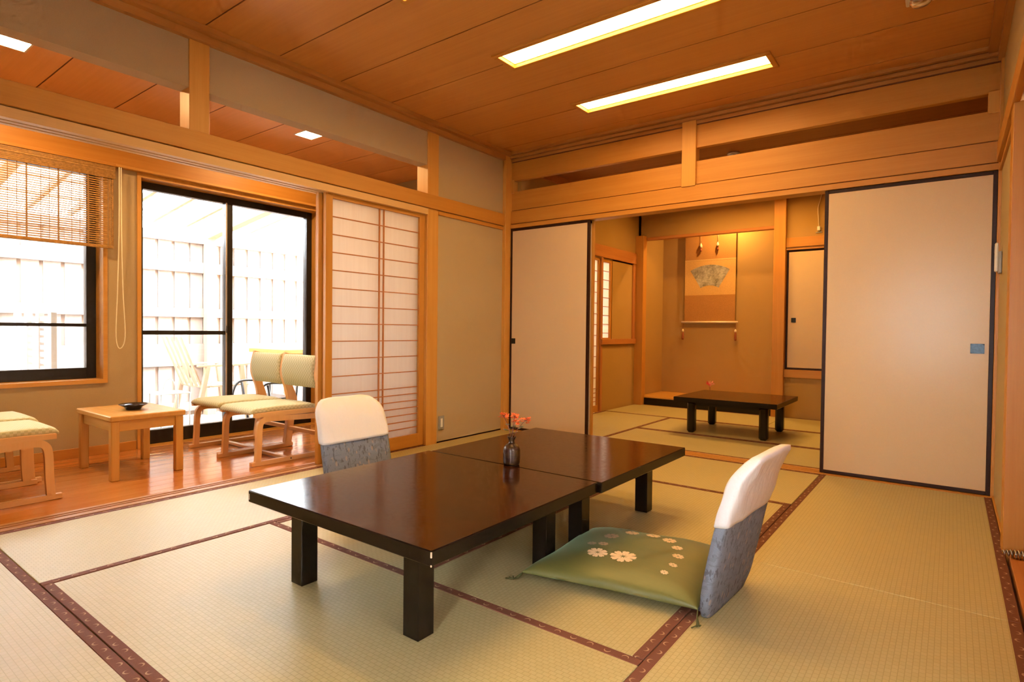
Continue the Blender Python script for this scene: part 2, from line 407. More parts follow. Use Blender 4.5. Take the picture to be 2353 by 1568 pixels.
def loft(name, rings, mat, parent=None):
    n = len(rings[0]); V = [v for r in rings for v in r]; F = []
    for i in range(len(rings)-1):
        for k in range(n):
            k2 = (k+1) % n; F.append((i*n+k, i*n+k2, (i+1)*n+k2, (i+1)*n+k))
    F.append(tuple(range(n))[::-1]); F.append(tuple((len(rings)-1)*n+k for k in range(n)))
    me = mesh(name, V, F, M[mat], True)
    bm = bmesh.new(); bm.from_mesh(me); bmesh.ops.recalc_face_normals(bm, faces=bm.faces); bm.to_mesh(me); bm.free()
    return link(name, me, parent)
def rrect(hw, ht, k=6, p=4.0):
    """superellipse ring, half width hw and half thickness ht"""
    out = []
    n = 4*k
    for i in range(n):
        a = 2*math.pi*i/n; c, s = math.cos(a), math.sin(a)
        out.append((math.copysign(abs(c)**(2/p), c)*hw, math.copysign(abs(s)**(2/p), s)*ht))
    return out
def copy_tree(o, parent=None):
    c = o.copy(); COL.objects.link(c)
    if parent is not None: c.parent = parent
    for ch in list(o.children): copy_tree(ch, c)
    return c
_tn = [0]
def trim(label, x, y, z, mat='wood', bev=0.002):
    _tn[0] += 1
    return tag(box('trim_%d' % _tn[0], x, y, z, mat, None, bev), label, 'trim', kind='structure')
def trims(label, lst, mat='wood', bev=0.0, grain=None):
    _tn[0] += 1
    return tag(boxes('trim_%d' % _tn[0], lst, mat, None, bev, grain), label, 'trim', kind='structure')

# ================================================================== SETTING
YB, XR = 0.0, 3.41
YF = -5.2          # wall behind the camera
ZC = 2.47; ZV = 2.39; ZF = 2.40
XO = -1.53         # veranda outer wall, inner face
# ---- floor with tatami mats
floor = tag(box('floor', (-0.15, 3.6), (-5.3, 3.4), (-0.14, -0.058), M['sillwood']['y'], None, 0), 'tatami covered floor of the two connected rooms', 'floor', kind='structure')
def mat_(x0, x1, y0, y1, along):
    g = 0.0015
    L, Wd = ((x1-x0), (y1-y0)) if along == 'x' else ((y1-y0), (x1-x0))
    L -= 2*g; Wd -= 2*g
    t = link('tatami_mat', boxmesh(L, Wd, 0.055, M['tatami'], 0.002), floor)
    t.location = Vector(((x0+x1)/2, (y0+y1)/2, -0.0285)) - floor.location
    if along == 'y': t.rotation_euler = (0, 0, math.pi/2)
    for s in (-1, 1):
        h = link('cloth_border', boxmesh(L, 0.032, 0.0585, M['heri'], 0.0015), t, (0, s*(Wd/2-0.016), 0))
    return t
xl, xa, xb, xc, xd = -0.03, 0.745, 1.652, 2.56, 3.402
ya, yb, yc = -3.576, -2.713, -0.92
for a in [(xl, xa, ya, -1.80, 'y'), (xl, xa, -1.80, -0.06, 'y'), (xa, xc, ya, yb, 'x'), (xa, xb, yb, yc, 'y'), (xb, xc, yb, yc, 'y'),
          (xa, xc, yc, -0.06, 'x'), (xc, xd, -1.80, -0.06, 'y'), (xc, xd, ya, -1.80, 'y'),
          (xl, 1.70, -4.44, ya, 'x'), (1.70, xd, -4.44, ya, 'x'), (xl, 1.70, -5.2, -4.44, 'x'), (1.70, xd, -5.2, -4.44, 'x'),
          (0.11, 0.90, 0.08, 1.63, 'y'), (0.90, 2.70, 0.08, 0.82, 'x'), (0.90, 2.70, 0.82, 1.63, 'x'), (2.70, 3.40, 0.08, 1.63, 'y'),
          (0.11, 1.80, 1.63, 2.482, 'x'), (1.80, 3.40, 1.63, 2.495, 'x')]:
    mat_(*a)
# ---- threshold between rooms and sill to veranda
trims('grooved wooden threshold on the floor between the two rooms', [((0.03, 3.41), (-0.06, 0.08), (-0.06, -0.006))] + [((0.03, 3.41), (a, b), (-0.008, 0.002)) for a, b in ((-0.06, -0.024), (-0.004, 0.021), (0.041, 0.08))], 'wood')
trims('grooved sill board between tatami and veranda floor', [((-0.15, -0.032), (-5.2, -0.92), (-0.06, -0.006))] + [((a, b), (-5.2, -0.92), (-0.008, 0.003)) for a, b in ((-0.15, -0.122), (-0.104, -0.09), (-0.072, -0.032))], 'sill2')
trim('slim wooden strip between tatami and the plaster wall', (-0.04, 0.0), (-0.91, -0.05), (-0.05, 0.012), 'wood')
trim('slim wooden strip at the foot of the right wall', (3.402, 3.44), (-0.95, -0.02), (-0.05, 0.010), 'wood')
# ---- left wall
wl = boxes('wall_left', [((-0.10, 0.0), (-0.92, 0.02), (-0.05, 2.50)), ((-0.10, -0.004), (-5.3, -1.02), (2.15, 2.50)), ((-0.10, 0.0), (-5.3, -4.75), (-0.05, 2.2))], 'plaster')
tag(wl, 'beige sand plaster wall on the left with open slot above the lintel', 'wall', kind='structure')
trim('square wooden post beside the paper screen', (-0.112, 0.006), (-1.032, -0.915), (-0.02, 2.45), 'wood_pale')
trim('short wooden post standing on the lintel below the left ceiling', (-0.105, 0.006), (-2.768, -2.664), (1.92, 2.45), 'wood_pale')
trim('slim wooden post in the far left corner', (-0.06, 0.034), (-0.10, 0.06), (-0.02, 2.45), 'wood_pale')
trim('long wooden lintel board running along the left wall', (-0.002, 0.024), (-5.25, -0.10), (1.820, 1.925), 'wood')
trim('wooden lintel strip under the board on the left plaster wall', (-0.001, 0.012), (-0.915, -0.10), (1.785, 1.815), 'wood')
trim('flat top rail closing the lintel of the veranda opening', (-0.115, -0.002), (-5.25, -1.032), (1.86, 1.922), 'wood')
trims('grooved head track for the sliding screens on the left', [((-0.118, 0.012), (-5.25, -1.032), (1.788, 1.815)), ((-0.118, -0.004), (-5.25, -1.032), (1.815, 1.862))] + [((a, b), (-5.25, -1.032), (1.770, 1.790)) for a, b in ((-0.118, -0.090), (-0.072, -0.044), (-0.026, 0.012))], 'track')
trims('stepped cornice moulding along the left ceiling edge', [((-0.01, 0.028), (-5.25, 0), (2.40, 2.44)), ((-0.01, 0.07), (-5.25, 0), (2.44, 2.472))], 'cornice')
# ---- right wall
wr = boxes('wall_right', [((3.41, 3.52), (-0.96, 0.02), (-0.05, 2.50)), ((3.41, 3.52), (-5.3, -0.96), (1.86, 2.50)), ((3.41, 3.52), (-5.3, -4.4), (-0.05, 1.9)), ((3.41, 3.52), (-4.4, -2.7), (-0.05, 0.40)), ((3.41, 3.52), (-4.4, -2.7), (1.60, 1.9)), ((3.41, 3.52), (-2.7, -2.6), (-0.05, 1.9))], 'plaster')
tag(wr, 'beige sand plaster wall at the right edge', 'wall', kind='structure')
trim('wooden lintel board on the right wall', (3.385, 3.412), (-5.2, -0.06), (1.835, 1.925), 'wood')
trim('thin wooden strip under the right lintel board', (3.398, 3.412), (-0.96, -0.06), (1.79, 1.812), 'wood')
trim('wooden door post in the right wall', (3.392, 3.53), (-1.075, -0.955), (-0.05, 1.84), 'wood')
trim('dark wooden door sill at the right edge', (3.412, 3.62), (-2.6, -1.075), (-0.05, 0.004), 'wood_red')
trims('stepped cornice moulding along the right ceiling edge', [((3.382, 3.42), (-5.25, 0), (2.40, 2.44)), ((3.34, 3.42), (-5.25, 0), (2.44, 2.472))], 'cornice')
d9 = tag(empty('door_4', (3.47, -2.0, 0.0)), 'plain wooden sliding door in the right wall', 'door', kind='structure')
box('door_leaf', (-0.012, 0.018), (-0.62, 0.94), (0.005, 1.86), 'wood', d9)
# ---- wall behind the camera with a window
wf = boxes('wall_front', [((-1.7, 2.72), (-5.32, -5.2), (-0.05, 2.50)), ((3.20, 3.6), (-5.32, -5.2), (-0.05, 2.5)), ((2.72, 3.20), (-5.32, -5.2), (-0.05, 0.50)), ((2.72, 3.20), (-5.32, -5.2), (1.60, 2.5))], 'plaster')
tag(wf, 'beige plaster wall behind the viewer', 'wall', kind='structure')
def sash(name, label, axis, pos, a0, a1, z0, z1, rails=(), mid=None, fr=0.045, dep=0.05, mat='alu', bot=None):
    """aluminium window in a wall plane; axis = wall normal"""
    e = tag(empty(name, (0, 0, 0)), label, 'window', kind='structure')
    bot = bot or fr*1.3
    def bar(n, a, b, c, d, off=0.0, m=mat, dp=dep):
        p = (pos-dp/2+off, pos+dp/2+off)
        return box(n, p, (a, b), (c, d), m, e, 0.002) if axis == 'x' else box(n, (a, b), p, (c, d), m, e, 0.002)
    bar('stile', a0, a0+fr, z0, z1); bar('stile', a1-fr, a1, z0, z1)
    bar('top_rail', a0+fr, a1-fr, z1-fr, z1); bar('bottom_rail', a0+fr, a1-fr, z0, z0+bot)
    if mid is not None:
        bar('meeting_stile', mid-0.012, mid+0.046, z0+bot, z1-fr)
    for r0, r1, rz, rh in rails: bar('middle_rail', r0, r1, rz-rh/2, rz+rh/2, 0, mat, dep*0.7)
    cuts = [a0+fr] + ([mid] if mid is not None else []) + [a1-fr]
    for i in range(len(cuts)-1):
        c0 = cuts[i] + (0.046 if i > 0 else 0); c1 = cuts[i+1] - (0.012 if i+1 < len(cuts)-1 else 0)
        bar('glass_pane', c0, c1, z0+bot, z1-fr, 0.006, 'glass', 0.004)
    return e
sash('window_3', 'sliding window in the wall behind the viewer', 'y', -5.26, 2.72, 3.20, 0.50, 1.60)
# ---- back wall: lintel, ranma boards, posts
trim('wooden head rail over the sliding doors to the next room', (0.0, 3.44), (-0.032, 0.075), (1.803, 1.838), 'wood')
trim('long wooden lintel board above the sliding doors', (0.02, 3.40), (-0.024, 0.06), (1.845, 1.960), 'wood')
trim('lower wooden transom board below the open slot', (0.02, 3.405), (-0.012, 0.03), (1.967, 2.133), 'wood')
trim('upper wooden transom board above the open slot', (0.02, 3.405), (-0.012, 0.03), (2.229, 2.393), 'wood')
trim('short wooden post dividing the transom slot', (1.608, 1.712), (-0.032, 0.045), (1.955, 2.43), 'wood_pale')
trim('left end jamb of the transom slot', (0.02, 0.06), (-0.02, 0.04), (2.12, 2.24), 'wood_pale')
trim('right end jamb of the transom slot', (3.345, 3.40), (-0.02, 0.04), (2.12, 2.24), 'wood_pale')
trim('slim wooden post in the far right corner', (3.396, 3.46), (-0.05, 0.06), (-0.02, 2.45), 'wood')
trims('stepped cornice moulding above the transom boards', [((0.0, 3.41), (-0.024, 0.02), (2.398, 2.420)), ((0.0, 3.41), (-0.046, 0.02), (2.424, 2.446)), ((0.0, 3.41), (-0.075, 0.02), (2.450, 2.472))], 'cornice')
trims('dark strips put in as shadow lines between the cornice strips', [((0.0, 3.41), (-0.016, 0.02), (2.392, 2.399)), ((0.0, 3.41), (-0.018, 0.02), (2.418, 2.426)), ((0.0, 3.41), (-0.038, 0.02), (2.445, 2.451))], 'joint_and_shade')  # dark fill imitates the shade in the cornice gaps
trims('dark strips put in as shadow lines above and below the long lintel board', [((0.03, 3.40), (-0.006, 0.02), (1.958, 1.968)), ((0.03, 3.40), (-0.014, 0.05), (1.838, 1.845))], 'joint_and_shade')  # dark strips stand in for shadow along the lintel board edges
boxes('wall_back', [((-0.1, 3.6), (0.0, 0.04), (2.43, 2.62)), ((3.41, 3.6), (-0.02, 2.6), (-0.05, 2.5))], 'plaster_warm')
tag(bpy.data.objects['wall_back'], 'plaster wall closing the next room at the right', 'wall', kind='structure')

# ---- recessed lamps: rectangles in the ceilings
LX = (1.10, 2.34); LY = [(-0.685, -0.52), (-1.555, -1.395), (-2.43, -2.27)]
HOLES = [(LX[0]-0.02, LX[1]+0.02, a-0.02, b+0.02) for a, b in LY]
FHOLES = [(0.9, 2.1, 1.74, 1.90)]
def board_with_holes(x0, x1, y0, y1, z0, z1, holes):
    hs = [(max(x0, h[0]), min(x1, h[1]), max(y0, h[2]), min(y1, h[3])) for h in holes if h[2] < y1 and h[3] > y0]
    if not hs: return [((x0, x1), (y0, y1), (z0, z1))]
    h = hs[0]; out = [((x0, h[0]), (y0, y1), (z0, z1)), ((h[1], x1), (y0, y1), (z0, z1))]
    if h[2]-y0 > 1e-4: out.append(((h[0], h[1]), (y0, h[2]), (z0, z1)))
    if y1-h[3] > 1e-4: out.append(((h[0], h[1]), (h[3], y1), (z0, z1)))
    return out
ceil = tag(box('ceiling', (-0.1, 3.6), (-5.3, 0.03), (ZC+0.10, ZC+0.13), 'ceil', None, 0), 'wood veneer board ceiling of the main room', 'ceiling', kind='structure')
def ceil_boards(root, x0, x1, seams, z, holes, mat):
    for i in range(len(seams)-1):
        lst = board_with_holes(x0, x1, seams[i]+0.002, seams[i+1]-0.002, z, z+0.012, holes)
        o = boxes('ceiling_board', lst, mat, root, 0.0, 'x'); o.location = -root.location
    o = boxes('backing', board_with_holes(x0, x1, seams[0], (seams[0]+seams[-1])/2, z+0.016, z+0.02, []), M['wood_red']['x'], root); o.location = -root.location
    root.children[-1]['label'] = 'dark backing behind the ceiling board joints'
def ceil_simple(root, x0, x1, seams, z, holes, mat):
    for i in range(len(seams)-1):
        lst = board_with_holes(x0, x1, seams[i]+0.004, seams[i+1]-0.004, z, z+0.012, holes)
        o = boxes('ceiling_board', lst, mat, root, 0.0, 'x'); o.location = -root.location
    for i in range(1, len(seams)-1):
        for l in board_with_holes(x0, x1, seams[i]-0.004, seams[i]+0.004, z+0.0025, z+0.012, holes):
            o = boxes('joint_strip', [l], M['joint_and_shade'], root, 0.0, 'x'); o.location = -root.location
ceil_simple(ceil, -0.02, 3.44, [-5.25] + [-1.03-0.4215*k for k in range(9, -1, -1)] + [-0.61, -0.19, 0.01], ZC, HOLES, 'ceil')
vce = tag(box('ceiling_veranda', (-1.75, -0.09), (-5.3, -0.05), (ZV+0.03, ZV+0.06), 'vceil', None, 0), 'wood veneer board ceiling of the veranda', 'ceiling', kind='structure')
VL = [(-0.872, -0.708, -1.615, -1.455), (-0.872, -0.708, -3.40, -3.24)]
ceil_simple(vce, -1.60, -0.10, [-5.25] + [-1.353-0.4275*k for k in range(8, -4, -1)], ZV, VL, 'vceil')
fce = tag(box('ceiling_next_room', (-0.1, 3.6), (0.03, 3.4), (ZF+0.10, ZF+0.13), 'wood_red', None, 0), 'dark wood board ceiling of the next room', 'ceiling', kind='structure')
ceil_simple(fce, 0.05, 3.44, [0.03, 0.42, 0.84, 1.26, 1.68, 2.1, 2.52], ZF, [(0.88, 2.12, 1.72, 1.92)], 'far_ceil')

def lamp_fixture(name, label, x0, x1, y0, y1, z, mat, group):
    e = tag(empty(name, ((x0+x1)/2, (y0+y1)/2, z)), label, 'ceiling light', group)
    hx, hy = (x1-x0)/2, (y1-y0)/2
    for n, X, Y in (('frame_bar', (-hx-0.03, hx+0.03), (hy, hy+0.03)), ('frame_bar', (-hx-0.03, hx+0.03), (-hy-0.03, -hy)),
                    ('frame_bar', (-hx-0.03, -hx), (-hy, hy)), ('frame_bar', (hx, hx+0.03), (-hy, hy))):
        box(n, X, Y, (-0.012, 0.014), 'wood', e, 0.002)
    boxes('housing', [((-hx-0.012, hx+0.012), (hy, hy+0.012), (0.006, 0.06)), ((-hx-0.012, hx+0.012), (-hy-0.012, -hy), (0.006, 0.06)), ((-hx-0.012, -hx), (-hy, hy), (0.006, 0.06)), ((hx, hx+0.012), (-hy, hy), (0.006, 0.06))], M['wood_pale'], e)
    d = box('diffuser', (-hx, hx), (-hy, hy), (0.014, 0.020), mat, e, 0)
    return e
lamp_fixture('ceiling_light', 'long recessed ceiling light nearest the transom slot', *LX, *LY[0], ZC, 'lamp', 'recessed ceiling lights of the main room')
lamp_fixture('ceiling_light', 'long recessed ceiling light in the middle, cut by the top edge', *LX, *LY[1], ZC, 'lamp', 'recessed ceiling lights of the main room')
lamp_fixture('ceiling_light', 'recessed ceiling light whose corner peeks in at the top edge', *LX, *LY[2], ZC, 'lamp', 'recessed ceiling lights of the main room')
lamp_fixture('ceiling_light', 'recessed ceiling light in the next room', 0.90, 2.10, 1.74, 1.90, ZF, 'lamp_far', None)
for lab, h in (('square downlight in the veranda ceiling near the paper screen', VL[0]), ('square downlight in the veranda ceiling at the left edge', VL[1])):
    e = tag(empty('downlight', ((h[0]+h[1])/2, (h[2]+h[3])/2, ZV)), lab, 'ceiling light', 'square veranda downlights')
    s = 0.08
    for X, Y in (((-s, s), (s-0.01, s)), ((-s, s), (-s, -s+0.01)), ((-s, -s+0.01), (-s+0.01, s-0.01)), ((s-0.01, s), (-s+0.01, s-0.01))):
        box('frame_bar', X, Y, (-0.004, 0.02), 'white_plastic', e, 0.001)
    box('diffuser', (-s+0.01, s-0.01), (-s+0.01, s-0.01), (0.004, 0.010), 'lamp_small', e, 0)

# ---- sliding doors (fusuma)
def fusuma(name, label, x0, x1, y, z0=0.004, z1=1.80, pull=None, pm='pull', pw=0.045, ph=0.048, t=0.024, fr=0.021, fm='fus_frame'):
    e = tag(empty(name, ((x0+x1)/2, y, z0)), label, 'door', kind='structure')
    hw = (x1-x0)/2; H = z1-z0
    box('paper_panel', (-hw+fr, hw-fr), (-t/2+0.003, t/2-0.003), (fr, H-fr), 'fusuma', e, 0)
    for X in ((-hw, -hw+fr), (hw-fr, hw)): box('frame_stile', X, (-t/2, t/2), (0, H), fm, e, 0.002)
    for Z in ((0, fr), (H-fr, H)): box('frame_rail', (-hw+fr, hw-fr), (-t/2, t/2), Z, 'fus_frame', e, 0.002)
    if pull:
        px, pz = pull[0]-(x0+x1)/2, pull[1]-z0
        p = boxes('pull', [((px-pw/2, px+pw/2), (-t/2-0.001, -t/2+0.004), (pz-ph/2, pz-ph/2+0.006)), ((px-pw/2, px+pw/2), (-t/2-0.001, -t/2+0.004), (pz+ph/2-0.006, pz+ph/2)),
                        ((px-pw/2, px-pw/2+0.006), (-t/2-0.001, -t/2+0.004), (pz-ph/2, pz+ph/2)), ((px+pw/2-0.006, px+pw/2), (-t/2-0.001, -t/2+0.004), (pz-ph/2, pz+ph/2)),
                        ((px-pw/2+0.005, px+pw/2-0.005), (-t/2+0.001, -t/2+0.004), (pz-ph/2+0.005, pz+ph/2-0.005))], M[pm], e)
        p['label'] = 'recessed metal finger pull'
    return e
fusuma('door_1', 'cream paper sliding door at the left of the opening', 0.036, 0.842, -0.014, pull=(0.075, 0.797))
fusuma('door_5', 'cream paper sliding door tucked behind the left one', 0.05, 0.860, 0.031, fm='wood')
fusuma('door_2', 'large cream paper sliding door at the right of the opening', 2.550, 3.396, -0.014, pull=(3.325, 0.818), pm='pull_blue', pw=0.062, ph=0.055)
fusuma('door_6', 'cream paper sliding door tucked behind the right one', 2.560, 3.39, 0.031)

# ---- shoji screens of the veranda
def shoji_panel(name, label, axis, pos, a0, a1, z0, z1, coarse, c_h, fine, f_h, stile, top, bot, mids=(), t=0.03, pm='shoji'):
    """paper screen; axis x: plane at x = pos with a along y"""
    e = tag(empty(name, (0, 0, 0)), label, 'screen', kind='structure')
    def bar(n, a, b, c, d, m, dp, off=0.0):
        p = (pos-dp/2+off, pos+dp/2+off)
        return box(n, p, (a, b), (c, d), m, e, 0.001)
    bar('stile', a0, a0+stile, z0, z1, 'wood', t); bar('stile', a1-stile, a1, z0, z1, 'wood', t)
    bar('top_rail', a0+stile, a1-stile, z1-top, z1, 'wood', t); bar('bottom_rail', a0+stile, a1-stile, z0, z0+bot, 'wood', t)
    bar('paper', a0+stile, a1-stile, z0+bot, z1-top, pm, 0.001, -0.004)
    z = z1-top
    for k in range(coarse):
        z -= c_h; bar('crossbar', a0+stile, a1-stile, z-0.0032, z+0.0032, 'wood_red', 0.010, 0.003)
    for k in range(fine):
        z -= f_h; bar('crossbar', a0+stile, a1-stile, z-0.0032, z+0.0032, 'wood_red', 0.010, 0.003)
    for mpos in mids:
        bar('upright_bar', mpos-0.0045, mpos+0.0045, z0+bot, z1-top, 'wood_red', 0.011, 0.0032)
    return e
shoji_panel('window_8', 'unseen paper covered window added in the right wall for cool fill light', 'x', 3.45, -4.4, -2.7, 0.40, 1.60, 8, 0.124, 0, 0.05, 0.04, 0.04, 0.04, mids=(-3.95, -3.55, -3.15), pm='shoji_fill')  # added out of view to throw cool fill on chairs and near floor
c_h = 1.642/(11+7*0.437)
shoji_panel('window_4', 'white paper sliding screen with thin crossbars facing the table', 'x', -0.036, -1.915, -1.034, 0.004, 1.786, 11, c_h, 6, c_h*0.437, 0.052, 0.044, 0.094, mids=(-1.466, -1.427))
shoji_panel('window_5', 'second paper screen stacked behind the first', 'x', -0.082, -1.938, -1.05, 0.004, 1.786, 11, c_h, 6, c_h*0.437, 0.052, 0.044, 0.094, mids=(-1.48, -1.44))

# ---- veranda
vfl = tag(box('floor_veranda', (XO-0.1, -0.15), (-5.3, -0.05), (-0.10, -0.03), M['sillwood']['y'], None, 0), 'polished plank floor of the veranda', 'floor', kind='structure')
nb = 14; bw = (-0.151-(XO-0.02))/nb
for k in range(nb):
    x0 = XO-0.02+k*bw
    o = box('floor_plank', (x0+0.0006, x0+bw-0.0006), (-5.25, -0.08), (-0.029, -0.006), 'floorwood', vfl, 0.0008); o.location = o.location - vfl.location
WY = (-3.95, -2.665); WZ = (0.515, 2.02); DY = (-2.435, -0.935); DZ = (-0.006, 1.985)
wv = boxes('wall_veranda', [((XO-0.20, XO), (-5.3, WY[0]), (-0.05, 2.45)), ((XO-0.20, XO), WY, (-0.05, WZ[0])), ((XO-0.20, XO), WY, (WZ[1], 2.45)),
     ((XO-0.20, XO), (WY[1], DY[0]), (-0.05, 2.45)), ((XO-0.20, XO), DY, (DZ[1], 2.45)), ((XO-0.20, XO), (DY[1], -0.05), (-0.05, 2.45)),
     ((XO, -0.1), (-0.12, -0.05), (-0.05, 2.45)), ((XO, -0.1), (-5.3, -5.2), (-0.05, 2.45)), ((-0.112, -0.1), (-0.92, -0.05), (-0.05, 2.45))], 'plaster')
tag(wv, 'beige plaster outer wall of the veranda around the window', 'wall', kind='structure')
trim('broad wooden head board above the veranda window and door', (XO, XO+0.04), (-5.2, -0.12), (2.03, 2.20), 'wood')
trim('thin wooden ledge under the veranda head board', (XO, XO+0.055), (-5.2, -0.12), (2.012, 2.03), 'wood_pale')
tag(box('baseboard_veranda', (XO, XO+0.014), (-5.2, DY[0]-0.03), (-0.006, 0.058), 'wood', None), 'wooden baseboard below the veranda window', 'baseboard', kind='structure')
trims('wooden casing around the veranda window', [((XO-0.20, XO+0.012), (WY[1]-0.006, WY[1]+0.02), (WZ[0]-0.022, WZ[1]+0.01)), ((XO-0.20, XO+0.012), (WY[0]-0.02, WY[1]-0.006), (WZ[0]-0.022, WZ[0]+0.006)), ((XO-0.20, XO+0.012), (WY[0]-0.02, WY[0]+0.006), (WZ[0], WZ[1]))], 'wood_pale', grain='y')  # pale wood puts the sky-lit brightness of the reveal into the colour
trims('wooden casing around the glass door', [((XO-0.18, XO+0.012), (DY[0]-0.022, DY[0]+0.004), (-0.006, 2.01)), ((XO-0.18, XO+0.012), (DY[1]-0.004, DY[1]+0.03), (-0.006, 2.01)), ((XO-0.18, XO+0.012), (DY[0], DY[1]), (DZ[1]-0.006, 2.012)), ((XO-0.18, XO+0.004), (DY[0], DY[1]), (-0.03, -0.004))], 'wood_pale', grain='z')
sash('window_1', 'dark framed veranda window behind the bamboo blind', 'x', XO-0.155, WY[0]+0.006, WY[1]-0.006, WZ[0]+0.006, WZ[1], rails=[(WY[0]+0.04, WY[1]-0.05, 0.897, 0.022)], fr=0.058, dep=0.06)
sl = sash('window_2', 'dark framed sliding glass door opening to the terrace', 'x', XO-0.135, DY[0]+0.004, DY[1]-0.004, -0.004, DZ[1]-0.006, mid=-1.742, rails=[(DY[0]+0.04, -1.75, 0.846, 0.032)], fr=0.054, dep=0.06, bot=0.105)
o = box('stile_strip', (XO-0.104, XO-0.100), (-1.757, -1.745), (0.07, 1.93), 'alu_light', sl, 0); o['label'] = 'pale metal edge strip'
o = box('latch', (XO-0.106, XO-0.080), (-1.752, -1.728), (0.845, 0.905), 'alu', sl, 0.003)

# ================================================================== NEXT ROOM
XW = 0.10
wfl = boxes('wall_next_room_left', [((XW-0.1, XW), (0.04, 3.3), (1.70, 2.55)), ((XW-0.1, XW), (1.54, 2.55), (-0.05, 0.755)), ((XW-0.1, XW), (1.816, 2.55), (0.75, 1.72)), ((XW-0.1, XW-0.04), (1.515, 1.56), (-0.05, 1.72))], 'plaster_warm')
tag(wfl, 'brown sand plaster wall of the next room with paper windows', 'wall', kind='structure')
trim('wooden lintel board over the paper windows of the next room', (XW-0.01, XW+0.025), (0.08, 2.40), (1.715, 1.845), 'wood_red')
trim('wooden sill under the small paper window of the next room', (XW-0.01, XW+0.03), (1.54, 2.40), (0.745, 0.805), 'wood_red')
trim('wooden jamb at the right of the small paper window', (XW-0.01, XW+0.018), (2.33, 2.40), (0.80, 1.72), 'wood_red')
trim('slim wooden post between the paper screens of the next room', (XW-0.02, XW+0.015), (1.532, 1.572), (-0.02, 1.72), 'wood_red')
shoji_panel('window_6', 'tall paper screen at the left of the next room', 'x', XW-0.022, 0.10, 1.532, 0.0, 1.705, 12, 0.118, 5, 0.048, 0.028, 0.03, 0.07, mids=(), pm='shoji_thick')
shoji_panel('window_7', 'small paper window above the sill in the next room', 'x', XW-0.022, 1.555, 1.815, 0.79, 1.70, 8, 0.0995, 0, 0.05, 0.035, 0.03, 0.03, mids=(), pm='shoji_thick')
tag(box('wall_outer_low', (-0.35, -0.22), (0.05, 1.62), (-0.2, 0.78), 'plaster', None, 0), 'low outer wall outside the paper screens of the next room', 'wall', kind='structure')
# alcove
YT = 2.5; YA = 3.2; XT0, XT1 = 0.13, 1.69
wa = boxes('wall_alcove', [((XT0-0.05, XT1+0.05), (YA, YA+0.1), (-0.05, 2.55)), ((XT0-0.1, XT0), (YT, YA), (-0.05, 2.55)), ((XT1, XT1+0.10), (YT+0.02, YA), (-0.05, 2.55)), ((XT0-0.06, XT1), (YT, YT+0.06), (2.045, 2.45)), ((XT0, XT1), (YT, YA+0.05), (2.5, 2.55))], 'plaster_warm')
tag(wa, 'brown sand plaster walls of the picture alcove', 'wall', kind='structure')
trim('thin dark wooden lintel across the alcove', (XT0-0.02, XT1), (YT-0.012, YT+0.06), (2.012, 2.045), 'wood_red')
trim('wooden alcove post at the left', (0.10, 0.205), (2.41, 2.51), (-0.02, 2.06), 'wood')
trim('tall wooden alcove post beside the closet', (1.678, 1.795), (2.44, 2.56), (-0.02, 2.41), 'wood')
trims('raised alcove floor with black lacquered front edge', [((XT0, XT1), (YT-0.015, YT+0.01), (0.0, 0.083))], 'lacq_black')
trim('pale wooden top of the raised alcove floor', (XT0, XT1), (YT-0.018, YA), (0.083, 0.10), 'wood_pale')
trims('cornice under the ceiling of the next room', [((XW, 3.41), (YT-0.03, YT), (2.33, 2.41)), ((XW, XW+0.03), (0.06, YT), (2.33, 2.41))], 'wood_red')
wc = boxes('wall_closet', [((1.79, 3.5), (YT, YT+0.1), (1.89, 2.55)), ((1.79, 3.5), (YT, YT+0.1), (-0.05, 0.425)), ((2.75, 3.5), (YT, YT+0.1), (0.4, 1.9)), ((1.79, 3.5), (YT+0.08, YT+0.1), (0.4, 1.9))], 'plaster_warm')
tag(wc, 'brown sand plaster wall around the closet', 'wall', kind='structure')
trim('wooden lintel board above the closet door', (1.785, 3.4), (YT-0.025, YT+0.03), (1.80, 1.90), 'wood')
trim('wooden rail directly above the closet door', (1.79, 2.76), (YT-0.01, YT+0.05), (1.772, 1.802), 'wood')
trim('wooden sill rail under the closet door', (1.79, 3.4), (YT-0.02, YT+0.05), (0.425, 0.508), 'wood')
fusuma('door_3', 'small cream paper closet door beside the alcove', 1.797, 2.70, YT+0.02, 0.51, 1.772, pull=(1.872, 1.032), t=0.024, fr=0.02)

# ================================================================== OUTSIDE TERRACE
dk = tag(box('terrace_ground', (-12, 8), (-12, 10), (-0.30, -0.16), 'ground', None, 0), 'pale ground of the terrace outside', 'ground', kind='structure')
dkf = tag(box('terrace_deck', (-3.62, XO-0.205), (-5.0, 1.2), (-0.16, -0.13), 'deck', None, 0), 'pale wooden deck outside the glass door', 'deck', kind='structure')
kx = -3.60; k = 0
while kx < XO-0.32:
    o = box('deck_plank', (kx, kx+0.115), (-5.0, 1.2), (-0.13, -0.105), 'deck', dkf, 0.002); o.location = o.location - dkf.location
    kx += 0.121
fe = tag(empty('garden_fence', (-3.62, -1.5, -0.1)), 'pale slatted timber fence at the end of the terrace', 'fence')
yy = -5.3; n_ = 0
while yy < 1.2:
    box('board', (-0.012, 0.010), (yy+1.5, yy+1.5+0.134), (0.0, 2.02), 'fencewood', fe, 0.002); yy += 0.1655
for z0, z1 in ((1.60, 1.72), (1.10, 1.20), (0.56, 0.80), (0.05, 0.15), (1.93, 2.03)):
    box('rail', (0.011, 0.045), (-3.8, 2.75), (z0, z1), 'fencewood', fe, 0.002)
yy = -5.3-0.0825
while yy < 1.2:
    box('backing_board', (-0.034, -0.014), (yy+1.5, yy+1.5+0.134), (0.0, 1.98), 'fence_dark', fe, 0.002); yy += 0.1655
